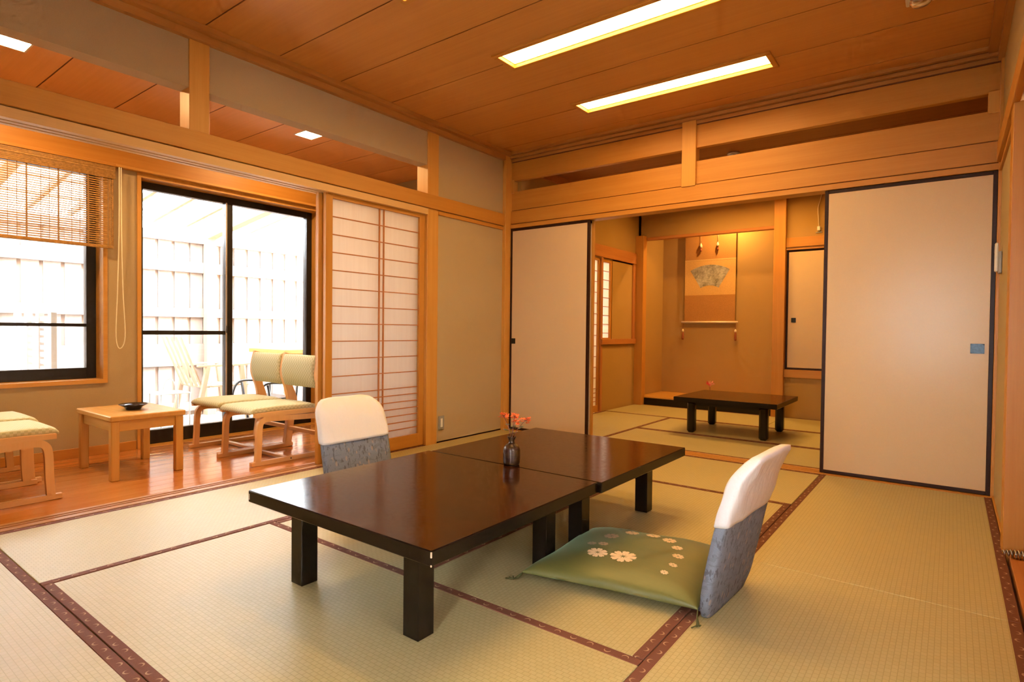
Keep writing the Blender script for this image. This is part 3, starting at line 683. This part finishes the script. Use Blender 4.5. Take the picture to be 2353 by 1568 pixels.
for y in (-3.4, -1.6, 0.5, 2.4): box('post', (-0.12, -0.036), (y-0.045, y+0.045), (-0.05, 2.05), 'fencewood', fe, 0.003)
pg = tag(empty('pergola_roof', (-2.6, -1.5, 2.0)), 'timber pergola roof with frosted sheets above the terrace', 'pergola')
def rafter_z(x): return 2.02 + 0.135*(x+3.6)
def rafter(y, wd, hh, name='rafter'):
    x0, x1 = -3.7, XO-0.21
    V = []
    for x in (x0, x1):
        z = rafter_z(x)-2.0
        for yy, zz in ((y-wd/2, z-hh), (y+wd/2, z-hh), (y+wd/2, z), (y-wd/2, z)): V.append((x+2.6, yy+1.5, zz))
    F = [(3, 2, 1, 0), (4, 5, 6, 7), (0, 1, 5, 4), (1, 2, 6, 5), (2, 3, 7, 6), (3, 0, 4, 7)]
    link(name, mesh(name, V, F, M['pergola']['x']), pg)
for k in range(14): rafter(-5.0+0.334*k+0.07, 0.036, 0.045)
rafter(-0.98, 0.09, 0.14, 'main_beam'); rafter(-3.0, 0.09, 0.14, 'main_beam')
for x in (-3.3, -2.85, -2.4, -1.95): box('batten', (x+2.6-0.012, x+2.6+0.012), (-3.6, 2.5), (rafter_z(x)-2.0, rafter_z(x)-2.0+0.018), 'pergola', pg, 0)
V = [(-3.75+2.6, -3.7, rafter_z(-3.75)-1.975), (XO-0.205+2.6, -3.7, rafter_z(XO-0.205)-1.975), (XO-0.205+2.6, 2.6, rafter_z(XO-0.205)-1.975), (-3.75+2.6, 2.6, rafter_z(-3.75)-1.975)]
V += [(a, b, c+0.004) for a, b, c in V]
link('roof_sheet', mesh('roof_sheet', V, [(3, 2, 1, 0), (4, 5, 6, 7), (0, 1, 5, 4), (1, 2, 6, 5), (2, 3, 7, 6), (3, 0, 4, 7)], M['polycarb']), pg)
for y in (-3.0, -0.98): box('post', (-3.55+2.6-0.05, -3.55+2.6+0.05), (y+1.5-0.05, y+1.5+0.05), (-2.105, -0.09), 'pergola', pg, 0.003)
sf = tag(empty('louvre_screen', (-2.7, -2.75, -0.105)), 'low louvred timber screen standing on the terrace', 'screen')
for x in (-0.62, -0.30, 0.02, 0.34): box('post', (x, x+0.07), (-0.02, 0.02), (0.0, 1.10), 'fencewood', sf, 0.002)
for kk in range(17): box('louvre', (-0.62, 0.41), (-0.008, 0.008), (0.12+kk*0.057, 0.155+kk*0.057), 'fencewood', sf, 0.001)
# terrace furniture (washed out by daylight)
rk = tag(empty('slatted_armchair', (-2.95, -1.42, -0.105)), 'pale slatted garden armchair seen through the glass door', 'chair')
for kk in range(5): ribbon('back_slat', [(-0.02, 0.40), (-0.22, 0.90)], 0.012, -0.22+kk*0.10, -0.18+kk*0.10, 'pergola', rk)
for kk in range(5): box('seat_slat', (-0.24, 0.24), (-0.02+kk*0.10, 0.05+kk*0.10), (0.39, 0.405), 'pergola', rk)
for sx in (-0.27, 0.23):
    box('armrest', (sx, sx+0.04), (-0.08, 0.42), (0.60, 0.62), 'pergola', rk)
    ribbon('leg', [(0.36, 0.60), (0.44, 0.0)], 0.04, sx, sx+0.04, 'pergola', rk); ribbon('leg', [(0.02, 0.60), (-0.10, 0.0)], 0.04, sx, sx+0.04, 'pergola', rk)
tb = tag(empty('garden_table', (-2.6, -0.42, -0.105)), 'reddish wooden garden table outside behind the chairs', 'table')
box('tabletop', (-0.35, 0.35), (-0.42, 0.50), (0.73, 0.77), 'wood_red', tb); 
boxes('apron', [((-0.31, 0.31), (-0.38, -0.36), (0.65, 0.73)), ((-0.31, 0.31), (0.44, 0.46), (0.65, 0.73)), ((-0.31, -0.29), (-0.36, 0.44), (0.65, 0.73)), ((0.29, 0.31), (-0.36, 0.44), (0.65, 0.73))], 'wood_red', tb, grain='y')
for sx in (-0.30, 0.25):
    for sy in (-0.36, 0.41): box('leg', (sx, sx+0.05), (sy, sy+0.05), (0, 0.73), 'wood_red', tb)
st = tag(empty('garden_stool', (-2.42, -1.87, -0.105)), 'small white wire stool with a hoop outside the door', 'stool')
box('seat', (-0.13, 0.13), (-0.13, 0.13), (0.395, 0.405), 'white_plastic', st)
for sx in (-0.12, 0.12):
    for sy in (-0.12, 0.12): tube('leg', [(sx, sy, 0), (sx, sy, 0.40)], 0.006, 'grey_plastic', st)
tube('hoop', [(0.0, 0.055*math.cos(a), 0.405+0.12*math.sin(a)) for a in [math.pi*i/12 for i in range(13)]], 0.004, 'grey_plastic', st)
bc = tag(empty('metal_armchair', (-2.20, -1.09, -0.105)), 'dark metal armchair outside beside the garden table', 'chair')
for sx in (-0.24, 0.24):
    tube('arm', smooth_line([(sx, -0.22, 0.0), (sx, -0.20, 0.30), (sx, -0.13, 0.455), (sx, 0.05, 0.46)]), 0.012, 'alu', bc)
    tube('leg', [(sx, -0.10, 0.45), (sx, -0.02, 0.0)], 0.012, 'alu', bc)
box('seat', (-0.24, 0.24), (-0.20, 0.20), (0.30, 0.32), 'alu', bc)
tube('back_hoop', smooth_line([(-0.24, 0.2, 0.30), (-0.23, 0.22, 0.60), (0.0, 0.24, 0.70), (0.23, 0.22, 0.60), (0.24, 0.2, 0.30)]), 0.010, 'alu', bc)

# ================================================================== BLIND
bl = tag(empty('bamboo_blind', (XO+0.05, -3.28, 1.44)), 'half lowered bamboo slat blind over the left window', 'blind')
BY0, BY1 = -0.67, 0.66; BH = 0.565
slats = []
z = 0.012
while z < BH-0.005:
    slats.append(((-0.002, 0.002), (BY0, BY1), (z-0.0036, z+0.0036))); z += 0.0147
o = boxes('slats', slats, 'bamboo', bl); o['kind'] = 'stuff'; o['label'] = 'thin bamboo slats'
box('bottom_bar', (-0.006, 0.006), (BY0, BY1), (-0.008, 0.012), 'bamboo_dk', bl, 0.003)
box('head_rail', (-0.02, 0.02), (BY0, BY1+0.01), (BH, BH+0.02), 'wood', bl)
vs_ = []
z = BH-0.085
while z < BH: vs_.append(((0.010, 0.013), (BY0, BY1+0.008), (z, z+0.009))); z += 0.0105
o = boxes('valance', vs_, 'bamboo_dk', bl); o['kind'] = 'stuff'
box('valance_strip', (0.013, 0.017), (BY0, BY1+0.008), (BH-0.035, BH-0.027), 'bamboo', bl, 0)
yy = BY0+0.02; kk = 0
while yy < BY1:
    wd = 0.004 if kk % 3 else 0.010
    box('ladder_string', (0.002, 0.0035), (yy, yy+wd), (0.0, BH), 'string', bl, 0); yy += 0.045 if kk % 3 else 0.075; kk += 1
for y_ in (BY1-0.03, BY1-0.012): box('edge_band', (-0.003, 0.0038), (y_, y_+0.010), (0.0, BH), 'bamboo_dk', bl, 0)
tube('pull_cord', smooth_line([(0.02, BY1+0.028, BH), (0.02, BY1+0.026, 0.1), (0.02, BY1+0.016, -0.30), (0.022, BY1+0.006, -0.62), (0.022, BY1+0.03, -0.705), (0.022, BY1+0.062, -0.62), (0.02, BY1+0.05, -0.30), (0.02, BY1+0.042, 0.1), (0.02, BY1+0.04, BH)], 6), 0.0034, 'cord', bl)

# ================================================================== LOW TABLES
def low_table(name, label, cx, cy, wx, wy, h, inx, iny, group, leg=0.064, oct_=False, chips=()):
    e = tag(empty(name, (cx, cy, 0)), label, 'table', group)
    t = box('tabletop', (-wx/2, wx/2), (-wy/2, wy/2), (h-0.042, h), 'lacq_black', e, 0.003)
    me = t.data.copy(); me.materials.append(M['lacq_top']); t.data = me
    for p in me.polygons:
        if p.normal.z > 0.9: p.material_index = 1
    for sx in (-1, 1):
        for sy in (-1, 1):
            x = sx*(wx/2-inx-leg/2); y = sy*(wy/2-iny-leg/2)
            if oct_: l = link('leg', boxmesh(leg, leg, h-0.042, M['lacq_black'], 0.016), e, (x, y, (h-0.042)/2))
            else: l = link('leg', boxmesh(leg, leg, h-0.042, M['lacq_black'], 0.002), e, (x, y, (h-0.042)/2))
    ax, ay = wx/2-inx-0.02, wy/2-iny-0.02
    for nm, X, Y in (('apron', (-ax, ax), (ay-0.014, ay)), ('apron', (-ax, ax), (-ay, -ay+0.014)), ('apron', (-ax, -ax+0.014), (-ay+0.014, ay-0.014)), ('apron', (ax-0.014, ax), (-ay+0.014, ay-0.014))):
        box(nm, X, Y, (h-0.075, h-0.042), 'lacq_black', e, 0.001)
    for X, Y, Z in chips:
        o = box('chip_mark', X, Y, Z, 'chip', e, 0); o['label'] = 'pale chip in the lacquer'
    return e
TH = 0.319; TW = 0.906
lt1 = low_table('low_table', 'dark lacquered low table nearest the viewer', 1.697, -2.671, TW, 0.886, TH, 0.134, 0.084, 'pair of low tables pushed together',
    chips=[((TW/2-0.0035, TW/2+0.0004), (-0.4434, -0.4405), (TH-0.018, TH-0.003)), ((TW/2-0.003, TW/2+0.0004), (-0.4434, -0.4412), (TH-0.042, TH-0.037)), ((-TW/2+0.006, -TW/2+0.009), (-0.4434, -0.4425), (TH-0.032, TH-0.012))])
o = boxes('folding_catch', [((-0.03, 0.03), (-0.34, -0.325), (TH-0.088, TH-0.075)), ((-0.045, -0.03), (-0.338, -0.327), (TH-0.084, TH-0.079))], 'lacq_black', lt1)
lt2 = low_table('low_table', 'dark lacquered low table pushed against the far end of the first', 1.712, -1.793, TW, 0.864, TH, 0.134, 0.084, 'pair of low tables pushed together')
low_table('low_table', 'dark lacquered low table standing alone in the next room', 1.674, 1.205, 0.86, 0.80, TH, 0.09, 0.085, None, 0.07, True)

# ================================================================== FLOOR CHAIRS
def zaisu(name, label, loc, rz, with_base=True):
    e = tag(empty(name, loc, rz), label, 'floor chair', 'legless floor chairs at the low table')
    # local: sitter faces -x, backrest leans to +x; y is the width
    prof = [(0.020, 0.0), (0.030, 0.05), (0.042, 0.12), (0.058, 0.20), (0.074, 0.28), (0.092, 0.35), (0.112, 0.42), (0.135, 0.475), (0.155, 0.505)]
    thick = [0.018, 0.022, 0.024, 0.025, 0.025, 0.025, 0.026, 0.026, 0.022]
    hw = [0.165, 0.198, 0.21, 0.212, 0.212, 0.210, 0.206, 0.193, 0.168]
    pr_ = smooth_line([(a, b, t, h) for (a, b), t, h in zip(prof, thick, hw)], 5)
    def rings(lst, grow, wob=0.0):
        out = []
        for i, (x, z, t, h) in enumerate(lst):
            ring = []
            for (yy, xx) in rrect(h+grow, t+grow, 8, 5.0):
                wv_ = wob*(math.sin(yy*38+z*55)+0.6*math.sin(yy*71-z*33+1.3))
                # near the top the side hollows out behind the shoulders
                ring.append((x+xx*1.0+wv_, yy, max(z+0.12*xx, 0.0005)))
            out.append(ring)
        return out
    loft('backrest', rings(pr_, 0.0), 'brocade', e)
    top = [p for p in pr_ if p[1] > 0.295]
    top.append((0.165, 0.519, 0.015, 0.145)); top.append((0.168, 0.526, 0.007, 0.105))
    loft('head_cover', rings(top, 0.0055, 0.0022), 'cotton', e)
    # rounded hem of the cover
    if with_base:
        V = []; box('seat_board', (-0.44, 0.03), (-0.14, 0.16), (0.0, 0.014), 'brocade', e, 0.005)
    return e
zr = zaisu('floor_chair', 'grey brocade floor chair with white cover holding the green cushion', (2.600, -2.21, 0), math.radians(-3))
zl = zaisu('floor_chair', 'grey brocade floor chair with white cover in front of the paper screen', (0.775, -2.225, 0), math.radians(180))

# ================================================================== GREEN CUSHION
CC = [(2.012, -2.520), (2.600, -2.405), (2.545, -1.855), (1.982, -1.960)]
cu = tag(empty('floor_cushion', (2.285, -2.185, 0.014)), 'olive green silk floor cushion with pale flower motifs', 'cushion')
def cush_xy(u, v):
    a, b, c, d = CC; s, t = (u+1)/2, (v+1)/2
    # pinch the sides inwards between the corner points
    u2_ = u*(1-0.045*(1-v*v)); v2_ = v*(1-0.045*(1-u*u)); s, t = (u2_+1)/2, (v2_+1)/2
    x = (1-s)*(1-t)*a[0]+s*(1-t)*b[0]+s*t*c[0]+(1-s)*t*d[0]; y = (1-s)*(1-t)*a[1]+s*(1-t)*b[1]+s*t*c[1]+(1-s)*t*d[1]
    return x, y
def cush_h(u, v):
    f = max(0.0, (1-abs(u)**3.2))*max(0.0, (1-abs(v)**3.2))
    return 0.020 + 0.056*f**0.42 + 0.0022*math.sin(7*u+2)*math.sin(5*v)
def cush_b(u, v):
    f = max(0.0, (1-abs(u)**4))*max(0.0, (1-abs(v)**4)); return 0.0185*(1-f**0.5)
N = 36; V = []; F = []
for side in (0, 1):
    for j in range(N+1):
        for i in range(N+1):
            u, v = -1+2*i/N, -1+2*j/N
            u = math.sin(u*math.pi/2); v = math.sin(v*math.pi/2)
            x, y = cush_xy(u, v); z = cush_h(u, v) if side == 0 else cush_b(u, v)
            V.append((x-2.285, y+2.185, z))
    o0 = side*(N+1)**2
    for j in range(N):
        for i in range(N):
            q = (o0+j*(N+1)+i, o0+j*(N+1)+i+1, o0+(j+1)*(N+1)+i+1, o0+(j+1)*(N+1)+i)
            F.append(q if side == 0 else q[::-1])
B = (N+1)**2
rim = [i for i in range(N)] + [j*(N+1)+N for j in range(N)] + [N*(N+1)+i for i in range(N, 0, -1)] + [j*(N+1) for j in range(N, 0, -1)]
for a, b in zip(rim, rim[1:]+rim[:1]): F.append((a, B+a, B+b, b))
link('cushion_body', mesh('cushion_body', V, F, M['silk'], True), cu)
def uv_of(x, y):
    u = v = 0.0
    for _ in range(30):
        px, py = cush_xy(u, v); ex, ey = x-px, y-py
        u += ex/0.29*0.8; v += ey/0.28*0.8
    return u, v
FL = [(2.289, -2.289, 32), (2.2, -2.316, 25), (2.176, -2.228, 13), (2.138, -2.247, 12), (2.158, -2.127, 20), (2.206, -2.04, 19), (2.284, -2.014, 19), (2.356, -2.028, 18), (2.409, -2.085, 14), (2.442, -2.162, 14), (2.457, -2.246, 10), (2.454, -2.316, 9)]
for idx, (fx, fy, r) in enumerate(FL):
    R_ = r*0.00152; npet = 8; V = []; F = []
    for p in range(npet):
        a0 = 2*math.pi*p/npet+0.2; base = len(V)
        loc_ = [(0.10, 0.0), (0.45, -0.20), (0.86, -0.27), (1.0, -0.13), (0.93, 0.0), (1.0, 0.13), (0.86, 0.27), (0.45, 0.20), (0.55, 0.0)]
        for lx, ly in loc_:
            x = fx + R_*(lx*math.cos(a0)-ly*math.sin(a0)); y = fy + R_*(lx*math.sin(a0)+ly*math.cos(a0))
            u, v = uv_of(x, y); V.append((x-2.285, y+2.185, cush_h(u, v)+0.0011))
        for k in range(8): F.append((base+8, base+k, base+(k+1) % 8))
    o = link('flower_motif', mesh('flower_motif', V, F, M['motif_lilac'] if idx in (2, 3, 4) else M['motif']), cu)
    o['label'] = 'pale eight-petalled flower motif'
for (cx_, cy_), dx, dy in ((CC[0], -0.05, -0.012), (CC[1], 0.015, -0.055)):
    for k in range(3):
        tube('corner_tassel', [(cx_-2.285, cy_+2.185, 0.018), (cx_-2.285+dx*0.35, cy_+2.185+dy*0.35, -0.004+0.004*k), (cx_-2.285+dx*0.8+0.004*k, cy_+2.185+dy*0.75, -0.010), (cx_-2.285+dx+0.011*(k-1), cy_+2.185+dy+0.008*(k-1), -0.0105+0.004*k)], 0.0022, 'tuft', cu, 6)

# ================================================================== VERANDA FURNITURE
def chair():
    e = tag(empty('low_easy_chair'), 'x', 'chair', 'low bentwood chairs on the veranda')
    for s in (-1, 1):
        xo = s*0.215; x0, x1 = xo-0.014, xo+0.014
        o = ribbon('runner', [(-0.279, 0.014), (-0.20, 0.0135), (0.20, 0.0135), (0.285, 0.014)], [0.024, 0.027, 0.027, 0.022], x0, x1, 'chairwood', e, 'y')
        fl = smooth_line([(-0.232, 0.024), (-0.226, 0.12), (-0.222, 0.235), (-0.208, 0.282), (-0.165, 0.299), (-0.05, 0.293), (0.10, 0.286), (0.225, 0.280)], 6)
        ribbon('front_leg', fl, 0.036, x0, x1, 'chairwood', e, 'z')
        ribbon('seat_rail', [(-0.255, 0.326), (-0.10, 0.327), (0.10, 0.324), (0.24, 0.322)], [0.026, 0.03, 0.03, 0.03], x0, x1, 'chairwood', e, 'y')
        bp = smooth_line([(0.245, 0.024), (0.262, 0.15), (0.275, 0.27), (0.283, 0.345), (0.262, 0.43), (0.222, 0.54), (0.225, 0.62), (0.245, 0.705)], 6)
        ws = [0.052+0.022*math.exp(-((i/(len(bp)-1)-0.42)/0.14)**2) for i in range(len(bp))]
        ribbon('back_post', bp, ws, x0, x1, 'chairwood', e, 'z')
        o = tube('bolt', [(xo+s*0.0135, 0.0, 0.014), (xo+s*0.0155, 0.0, 0.014)], 0.005, 'alu', e)
    box('stretcher', (-0.201, 0.201), (-0.03, 0.0), (0.004, 0.024), M['chairwood']['x'], e, 0.003)
    box('stretcher', (-0.201, 0.201), (0.245, 0.268), (0.125, 0.155), M['chairwood']['x'], e, 0.003)
    # upholstery
    rg = []
    for y, z, ht in ((-0.272, 0.340, 0.010), (-0.262, 0.346, 0.018), (-0.235, 0.353, 0.022), (-0.10, 0.355, 0.023), (0.05, 0.352, 0.023), (0.19, 0.349, 0.021), (0.215, 0.347, 0.014)):
        rg.append([(a, y, z+b) for a, b in rrect(0.205 if abs(y) < 0.25 else 0.200, ht, 8, 5.0)])
    loft('seat_cushion', rg, 'weave', e)
    rg = []
    for y, z, ht, hw in ((0.232, 0.470, 0.010, 0.196), (0.222, 0.476, 0.018, 0.199), (0.206, 0.53, 0.022, 0.199), (0.198, 0.58, 0.022, 0.199), (0.203, 0.64, 0.022, 0.199), (0.214, 0.692, 0.017, 0.199), (0.218, 0.702, 0.008, 0.194)):
        rg.append([(a, y+b, z) for a, b in rrect(hw, ht, 8, 5.0)])
    loft('back_cushion', rg, 'weave', e)
    return e
c0 = chair(); c0.location = (-0.580, -1.95, -0.005); c0['label'] = 'low bentwood chair with green seat next to the paper screen'
for lab, x, y, rz in (('low bentwood chair with green seat right in front of the glass door', -1.050, -1.93, 0), ('low bentwood chair with green seat cut by the left edge, nearer the tatami', -0.690, -3.47, math.pi), ('low bentwood chair with green seat cut by the left edge, nearer the window', -1.165, -3.44, math.pi)):
    c = copy_tree(c0); c.location = (x, y, -0.005); c.rotation_euler = (0, 0, rz); c['label'] = lab
# side table
stb = tag(empty('side_table', (-0.895, -2.722, -0.006)), 'small square oak side table on the veranda holding a dark dish', 'table')
box('tabletop', (-0.285, 0.285), (-0.205, 0.205), (0.347, 0.378), M['tablewood']['x'], stb, 0.005)
for sx in (-1, 1):
    for sy in (-1, 1): box('leg', (sx*0.25-0.022, sx*0.25+0.022), (sy*0.175-0.022, sy*0.175+0.022), (0, 0.347), 'tablewood', stb, 0.004)
for sy in (-1, 1): box('apron', (-0.228, 0.228), (sy*0.175-0.010, sy*0.175+0.010), (0.285, 0.347), 'tablewood', stb)
for sx in (-1, 1): box('apron', (sx*0.25-0.010, sx*0.25+0.010), (-0.153, 0.153), (0.285, 0.347), 'tablewood', stb)
ash = tag(empty('ashtray', (-0.86, -2.72, 0.3725)), 'round black glazed dish with tan centre on the side table', 'dish')
lathe('dish_body', [(0.036, 0.0), (0.042, 0.004), (0.050, 0.018), (0.078, 0.032), (0.080, 0.035), (0.077, 0.036), (0.050, 0.024), (0.040, 0.018), (0.0, 0.016)], 'ash_black', ash)
lathe('glazed_centre', [(0.0365, 0.0185), (0.030, 0.0175), (0.0, 0.0172)], 'ash_tan', ash, 24)

# ================================================================== VASE AND FLOWERS
VX, VY = 1.722, -2.208
va = tag(empty('bud_vase', (VX, VY, TH+0.0005)), 'small bronze glazed bottle vase on the low table', 'vase')
lathe('vase_body', [(0.028, 0.0), (0.034, 0.003), (0.0355, 0.012), (0.0365, 0.03), (0.0365, 0.062), (0.034, 0.074), (0.027, 0.083), (0.016, 0.090), (0.0115, 0.096), (0.0115, 0.104), (0.018, 0.116), (0.0195, 0.120), (0.017, 0.1205), (0.010, 0.112), (0.0085, 0.098), (0.0, 0.09)], 'vase', va, 40)
def sprig(label, tip, flowers, leaves, seed, off=(0, 0)):
    rnd = random.Random(seed); e = tag(empty('flower_sprig', (VX, VY, TH+0.10)), label, 'flower', 'sprigs in the bud vase')
    mid = (tip[0]*0.35, tip[1]*0.35, tip[2]*0.5)
    tube('stem', smooth_line([(tip[0]*0.06, tip[1]*0.06, -0.004), mid, tip], 4), 0.0014, 'stem', e, 6)
    for k in range(flowers):
        a = rnd.uniform(0, 6.28); rr = rnd.uniform(0.004, 0.020); c = Vector((tip[0]+rr*math.cos(a), tip[1]+rr*math.sin(a), tip[2]+rnd.uniform(-0.012, 0.010)))
        tube('stalk', [tip, c], 0.0007, 'stem', e, 5)
        V = []; F = []; b = Matrix.Rotation(rnd.uniform(0, 6), 3, 'Z') @ Matrix.Rotation(rnd.uniform(-0.9, 0.9), 3, 'X')
        for p in range(5):
            a0 = 2*math.pi*p/5; i0 = len(V)
            for lx, ly, lz in ((0, 0, 0), (0.006, -0.0042, 0.0015), (0.0108, 0, 0.004), (0.006, 0.0042, 0.0015)):
                V.append(c + b @ Vector((lx*math.cos(a0)-ly*math.sin(a0), lx*math.sin(a0)+ly*math.cos(a0), lz)))
            F.append((i0, i0+1, i0+2, i0+3))
        link('blossom', mesh('blossom', V, F, M['petal']), e)
    for k in range(leaves):
        t = rnd.uniform(0.35, 0.75); a = rnd.uniform(0, 6.28); l = rnd.uniform(0.022, 0.034)
        p0 = Vector((tip[0]*t*0.8, tip[1]*t*0.8, tip[2]*t)); d = Vector((math.cos(a), math.sin(a), 0.25)); n = d.cross(Vector((0, 0, 1))).normalized()
        V = [p0, p0+d*l*0.35+n*l*0.30, p0+d*l*0.75+n*l*0.26, p0+d*l+Vector((0, 0, -0.003)), p0+d*l*0.75-n*l*0.26, p0+d*l*0.35-n*l*0.30, p0+d*l*0.5+Vector((0, 0, -0.004))]
        link('leaf', mesh('leaf', V, [(6, k_, (k_+1) % 6) for k_ in range(6)], M['leaf']), e)
    return e
sprig('leftmost red flowered sprig in the bronze vase', (-0.030, -0.020, 0.108), 12, 2, 1)
sprig('short leafy red sprig in the middle of the bronze vase', (-0.004, 0.026, 0.084), 7, 3, 2)
sprig('rightmost red flowered sprig leaning out of the bronze vase', (0.046, 0.034, 0.090), 12, 3, 3)
sprig('tall red flowered sprig right of the vase centre', (0.022, -0.012, 0.110), 12, 2, 4)

# ================================================================== ALCOVE OBJECTS
sc_ = tag(empty('hanging_scroll', (0.765, YA-0.045, 1.03)), 'hanging scroll with a grey fan-shaped ink painting in the alcove', 'scroll')
hw = 0.318
def sheet(n, x0, x1, z0, z1, y, m): return box(n, (x0, x1), (y-0.001, y+0.001), (z0, z1), m, sc_, 0)
sheet('lower_mount', -hw, hw, 0.0, 0.335, 0.0, 'scroll_dk'); sheet('middle_mount', -hw, hw, 0.335, 0.775, 0.0, 'scroll_lt'); sheet('upper_mount', -hw, hw, 0.775, 1.20, 0.0, 'scroll_dk')
sheet('thin_border', -hw, hw, 0.770, 0.785, -0.0015, 'scroll_strip')
# fan painting
V = []; F = []; nA = 20
cz = 0.23; r0, r1 = 0.225, 0.485
for i in range(nA+1):
    a = math.radians(90+30.5-61*i/nA)
    a1 = math.radians(90+30.5-61*i/nA)
    for rr in (r0, r1): V.append((rr*math.cos(a1), -0.0025, cz+rr*math.sin(a1)))
for i in range(nA): F.append((2*i, 2*i+1, 2*i+3, 2*i+2))
fo = link('fan_painting', mesh('fan_painting', V, F, M['ink']), sc_); fo['label'] = 'grey ink wash painting shaped like an open fan'
tube('roller', [(-hw-0.035, -0.006, -0.008), (hw+0.035, -0.006, -0.008)], 0.013, 'ivory', sc_, 12)
for s in (-1, 1):
    tube('weight_cord', [(s*(hw+0.012), -0.01, -0.02), (s*(hw+0.012), -0.012, -0.11)], 0.002, 'tassel', sc_, 6)
    lathe('weight_bead', [(0.006, -0.020), (0.013, -0.016), (0.015, 0.0), (0.008, 0.018), (0.0, 0.022)], 'ivory', sc_, 12, (s*(hw+0.012), -0.013, -0.115))
    lathe('weight_tassel', [(0.012, -0.105), (0.015, -0.09), (0.013, -0.03), (0.007, 0.0), (0.0, 0.003)], 'tassel', sc_, 12, (s*(hw+0.012), -0.013, -0.128))
for x in (-0.11, 0.10):
    tube('top_cord', [(x, -0.014, 1.20), (x, -0.014, 0.99)], 0.0022, 'ivory', sc_, 6)
    lathe('top_charm', [(0.016, -0.05), (0.014, -0.02), (0.006, 0.0), (0.0, 0.01)], 'ivory', sc_, 12, (x, -0.018, 0.985))
    lathe('top_tassel', [(0.010, -0.05), (0.012, -0.03), (0.006, 0.0)], 'tassel', sc_, 10, (x, -0.018, 0.936))
sp = tag(empty('alcove_spotlight', (1.06, 2.93, 2.40)), 'small spotlight hidden behind the alcove lintel', 'spotlight')
lathe('spot_housing', [(0.05, 0.0), (0.052, 0.02), (0.05, 0.08), (0.0, 0.082)], 'white_plastic', sp, 20)
lathe('spot_bulb', [(0.034, -0.002), (0.034, 0.004), (0.0, 0.004)], 'lamp_spot', sp, 16)
fv = tag(empty('alcove_vase', (0.955, 2.66, 0.10)), 'small dark vase on the alcove floor behind the table', 'vase')
lathe('vase_body', [(0.03, 0.0), (0.04, 0.01), (0.042, 0.05), (0.025, 0.085), (0.012, 0.10), (0.014, 0.108), (0.0, 0.10)], 'vase', fv, 20)
ff = tag(empty('alcove_flower', (0.955, 2.66, 0.212)), 'pink and red blossom showing above the far table', 'flower')
tube('stem', [(0, 0, -0.003), (0.0, 0, 0.055)], 0.003, 'stem', ff, 6)
rnd = random.Random(5)
for k in range(9):
    a = 2*math.pi*k/9; r = 0.034 if k % 2 else 0.046; V = []
    for lx, ly, lz in ((0.004, 0, 0.0), (0.5*r, -0.4*r, 0.012), (r, -0.25*r, 0.020), (1.15*r, 0, 0.012), (r, 0.25*r, 0.020), (0.5*r, 0.4*r, 0.012)):
        V.append((lx*math.cos(a)-ly*math.sin(a), lx*math.sin(a)+ly*math.cos(a), 0.045+lz*(3.4 if k % 2 else 2.2)))
    link('petal', mesh('petal', V, [(0, 1, 2, 3, 4, 5)], M['crimson'] if k in (4, 5, 6) else M['pink']), ff)

# ================================================================== SMALL FITTINGS
ou = tag(empty('wall_outlet', (0.0, -0.862, 0.155)), 'beige wall socket low on the left plaster wall', 'outlet')
box('cover_plate', (0, 0.006), (-0.032, 0.032), (-0.055, 0.055), 'grey_plastic', ou, 0.002); box('socket_insert', (0.006, 0.009), (-0.012, 0.012), (-0.034, 0.034), 'white_plastic', ou, 0.001)
rm = tag(empty('wall_remote', (3.41, -0.24, 1.30)), 'white remote control in a holder on the right wall', 'remote control')
box('holder', (-0.016, 0), (-0.028, 0.028), (-0.085, 0.03), 'grey_plastic', rm, 0.004); box('handset', (-0.030, -0.015), (-0.024, 0.024), (-0.075, 0.075), 'white_plastic', rm, 0.005); box('screen', (-0.0312, -0.0295), (-0.017, 0.017), (0.025, 0.06), 'grey_plastic', rm, 0)
cr = tag(empty('door_spring', (3.435, -1.13, 0.0)), 'coiled steel spring lying at the foot of the right door post', 'spring')
pts = []; rr = []
for i in range(200):
    t = i/199; a = 2*math.pi*13*t; R_ = 0.006+0.009*min(1, t*4)
    pts.append((-0.045+0.15*t, R_*math.cos(a), 0.022+R_*math.sin(a)))
tube('coil', pts, 0.0032, 'spring', cr, 6)
sm = tag(empty('smoke_detector', (1.719, 0.84, ZF)), 'round smoke detector on the ceiling of the next room', 'smoke detector')
lathe('base', [(0.05, 0.0), (0.052, -0.012), (0.0, -0.0125)], 'white_plastic', sm, 24); lathe('dome', [(0.036, -0.012), (0.034, -0.030), (0.024, -0.040), (0.0, -0.042)], 'white_plastic', sm, 24)
sw = tag(empty('wall_plug', (2.10, YT-0.001, 1.985)), 'white plug with cord on the wall beside the right sliding door', 'plug')
box('plate', (-0.03, 0.03), (-0.008, 0), (-0.055, -0.045), 'grey_plastic', sw, 0.001); box('plug_body', (-0.014, 0.014), (-0.03, 0), (-0.035, 0.01), 'white_plastic', sw, 0.004)
tube('cord', smooth_line([(0.0, -0.02, 0.01), (-0.005, -0.02, 0.08), (-0.012, -0.012, 0.20), (0.005, -0.01, 0.27), (0.02, -0.01, 0.34)], 5), 0.004, 'ivory', sw, 6)
cf = tag(empty('ceiling_fixture', (3.065, -0.88, ZC)), 'small clear lensed fitting on the ceiling at the upper right', 'ceiling fitting')
box('base', (-0.06, 0.06), (-0.06, 0.06), (-0.018, 0), 'white_plastic', cf, 0.004); lathe('lens', [(0.045, 0.0), (0.044, -0.02), (0.03, -0.034), (0.0, -0.038)], 'lens', cf, 24, (0, 0, -0.018))
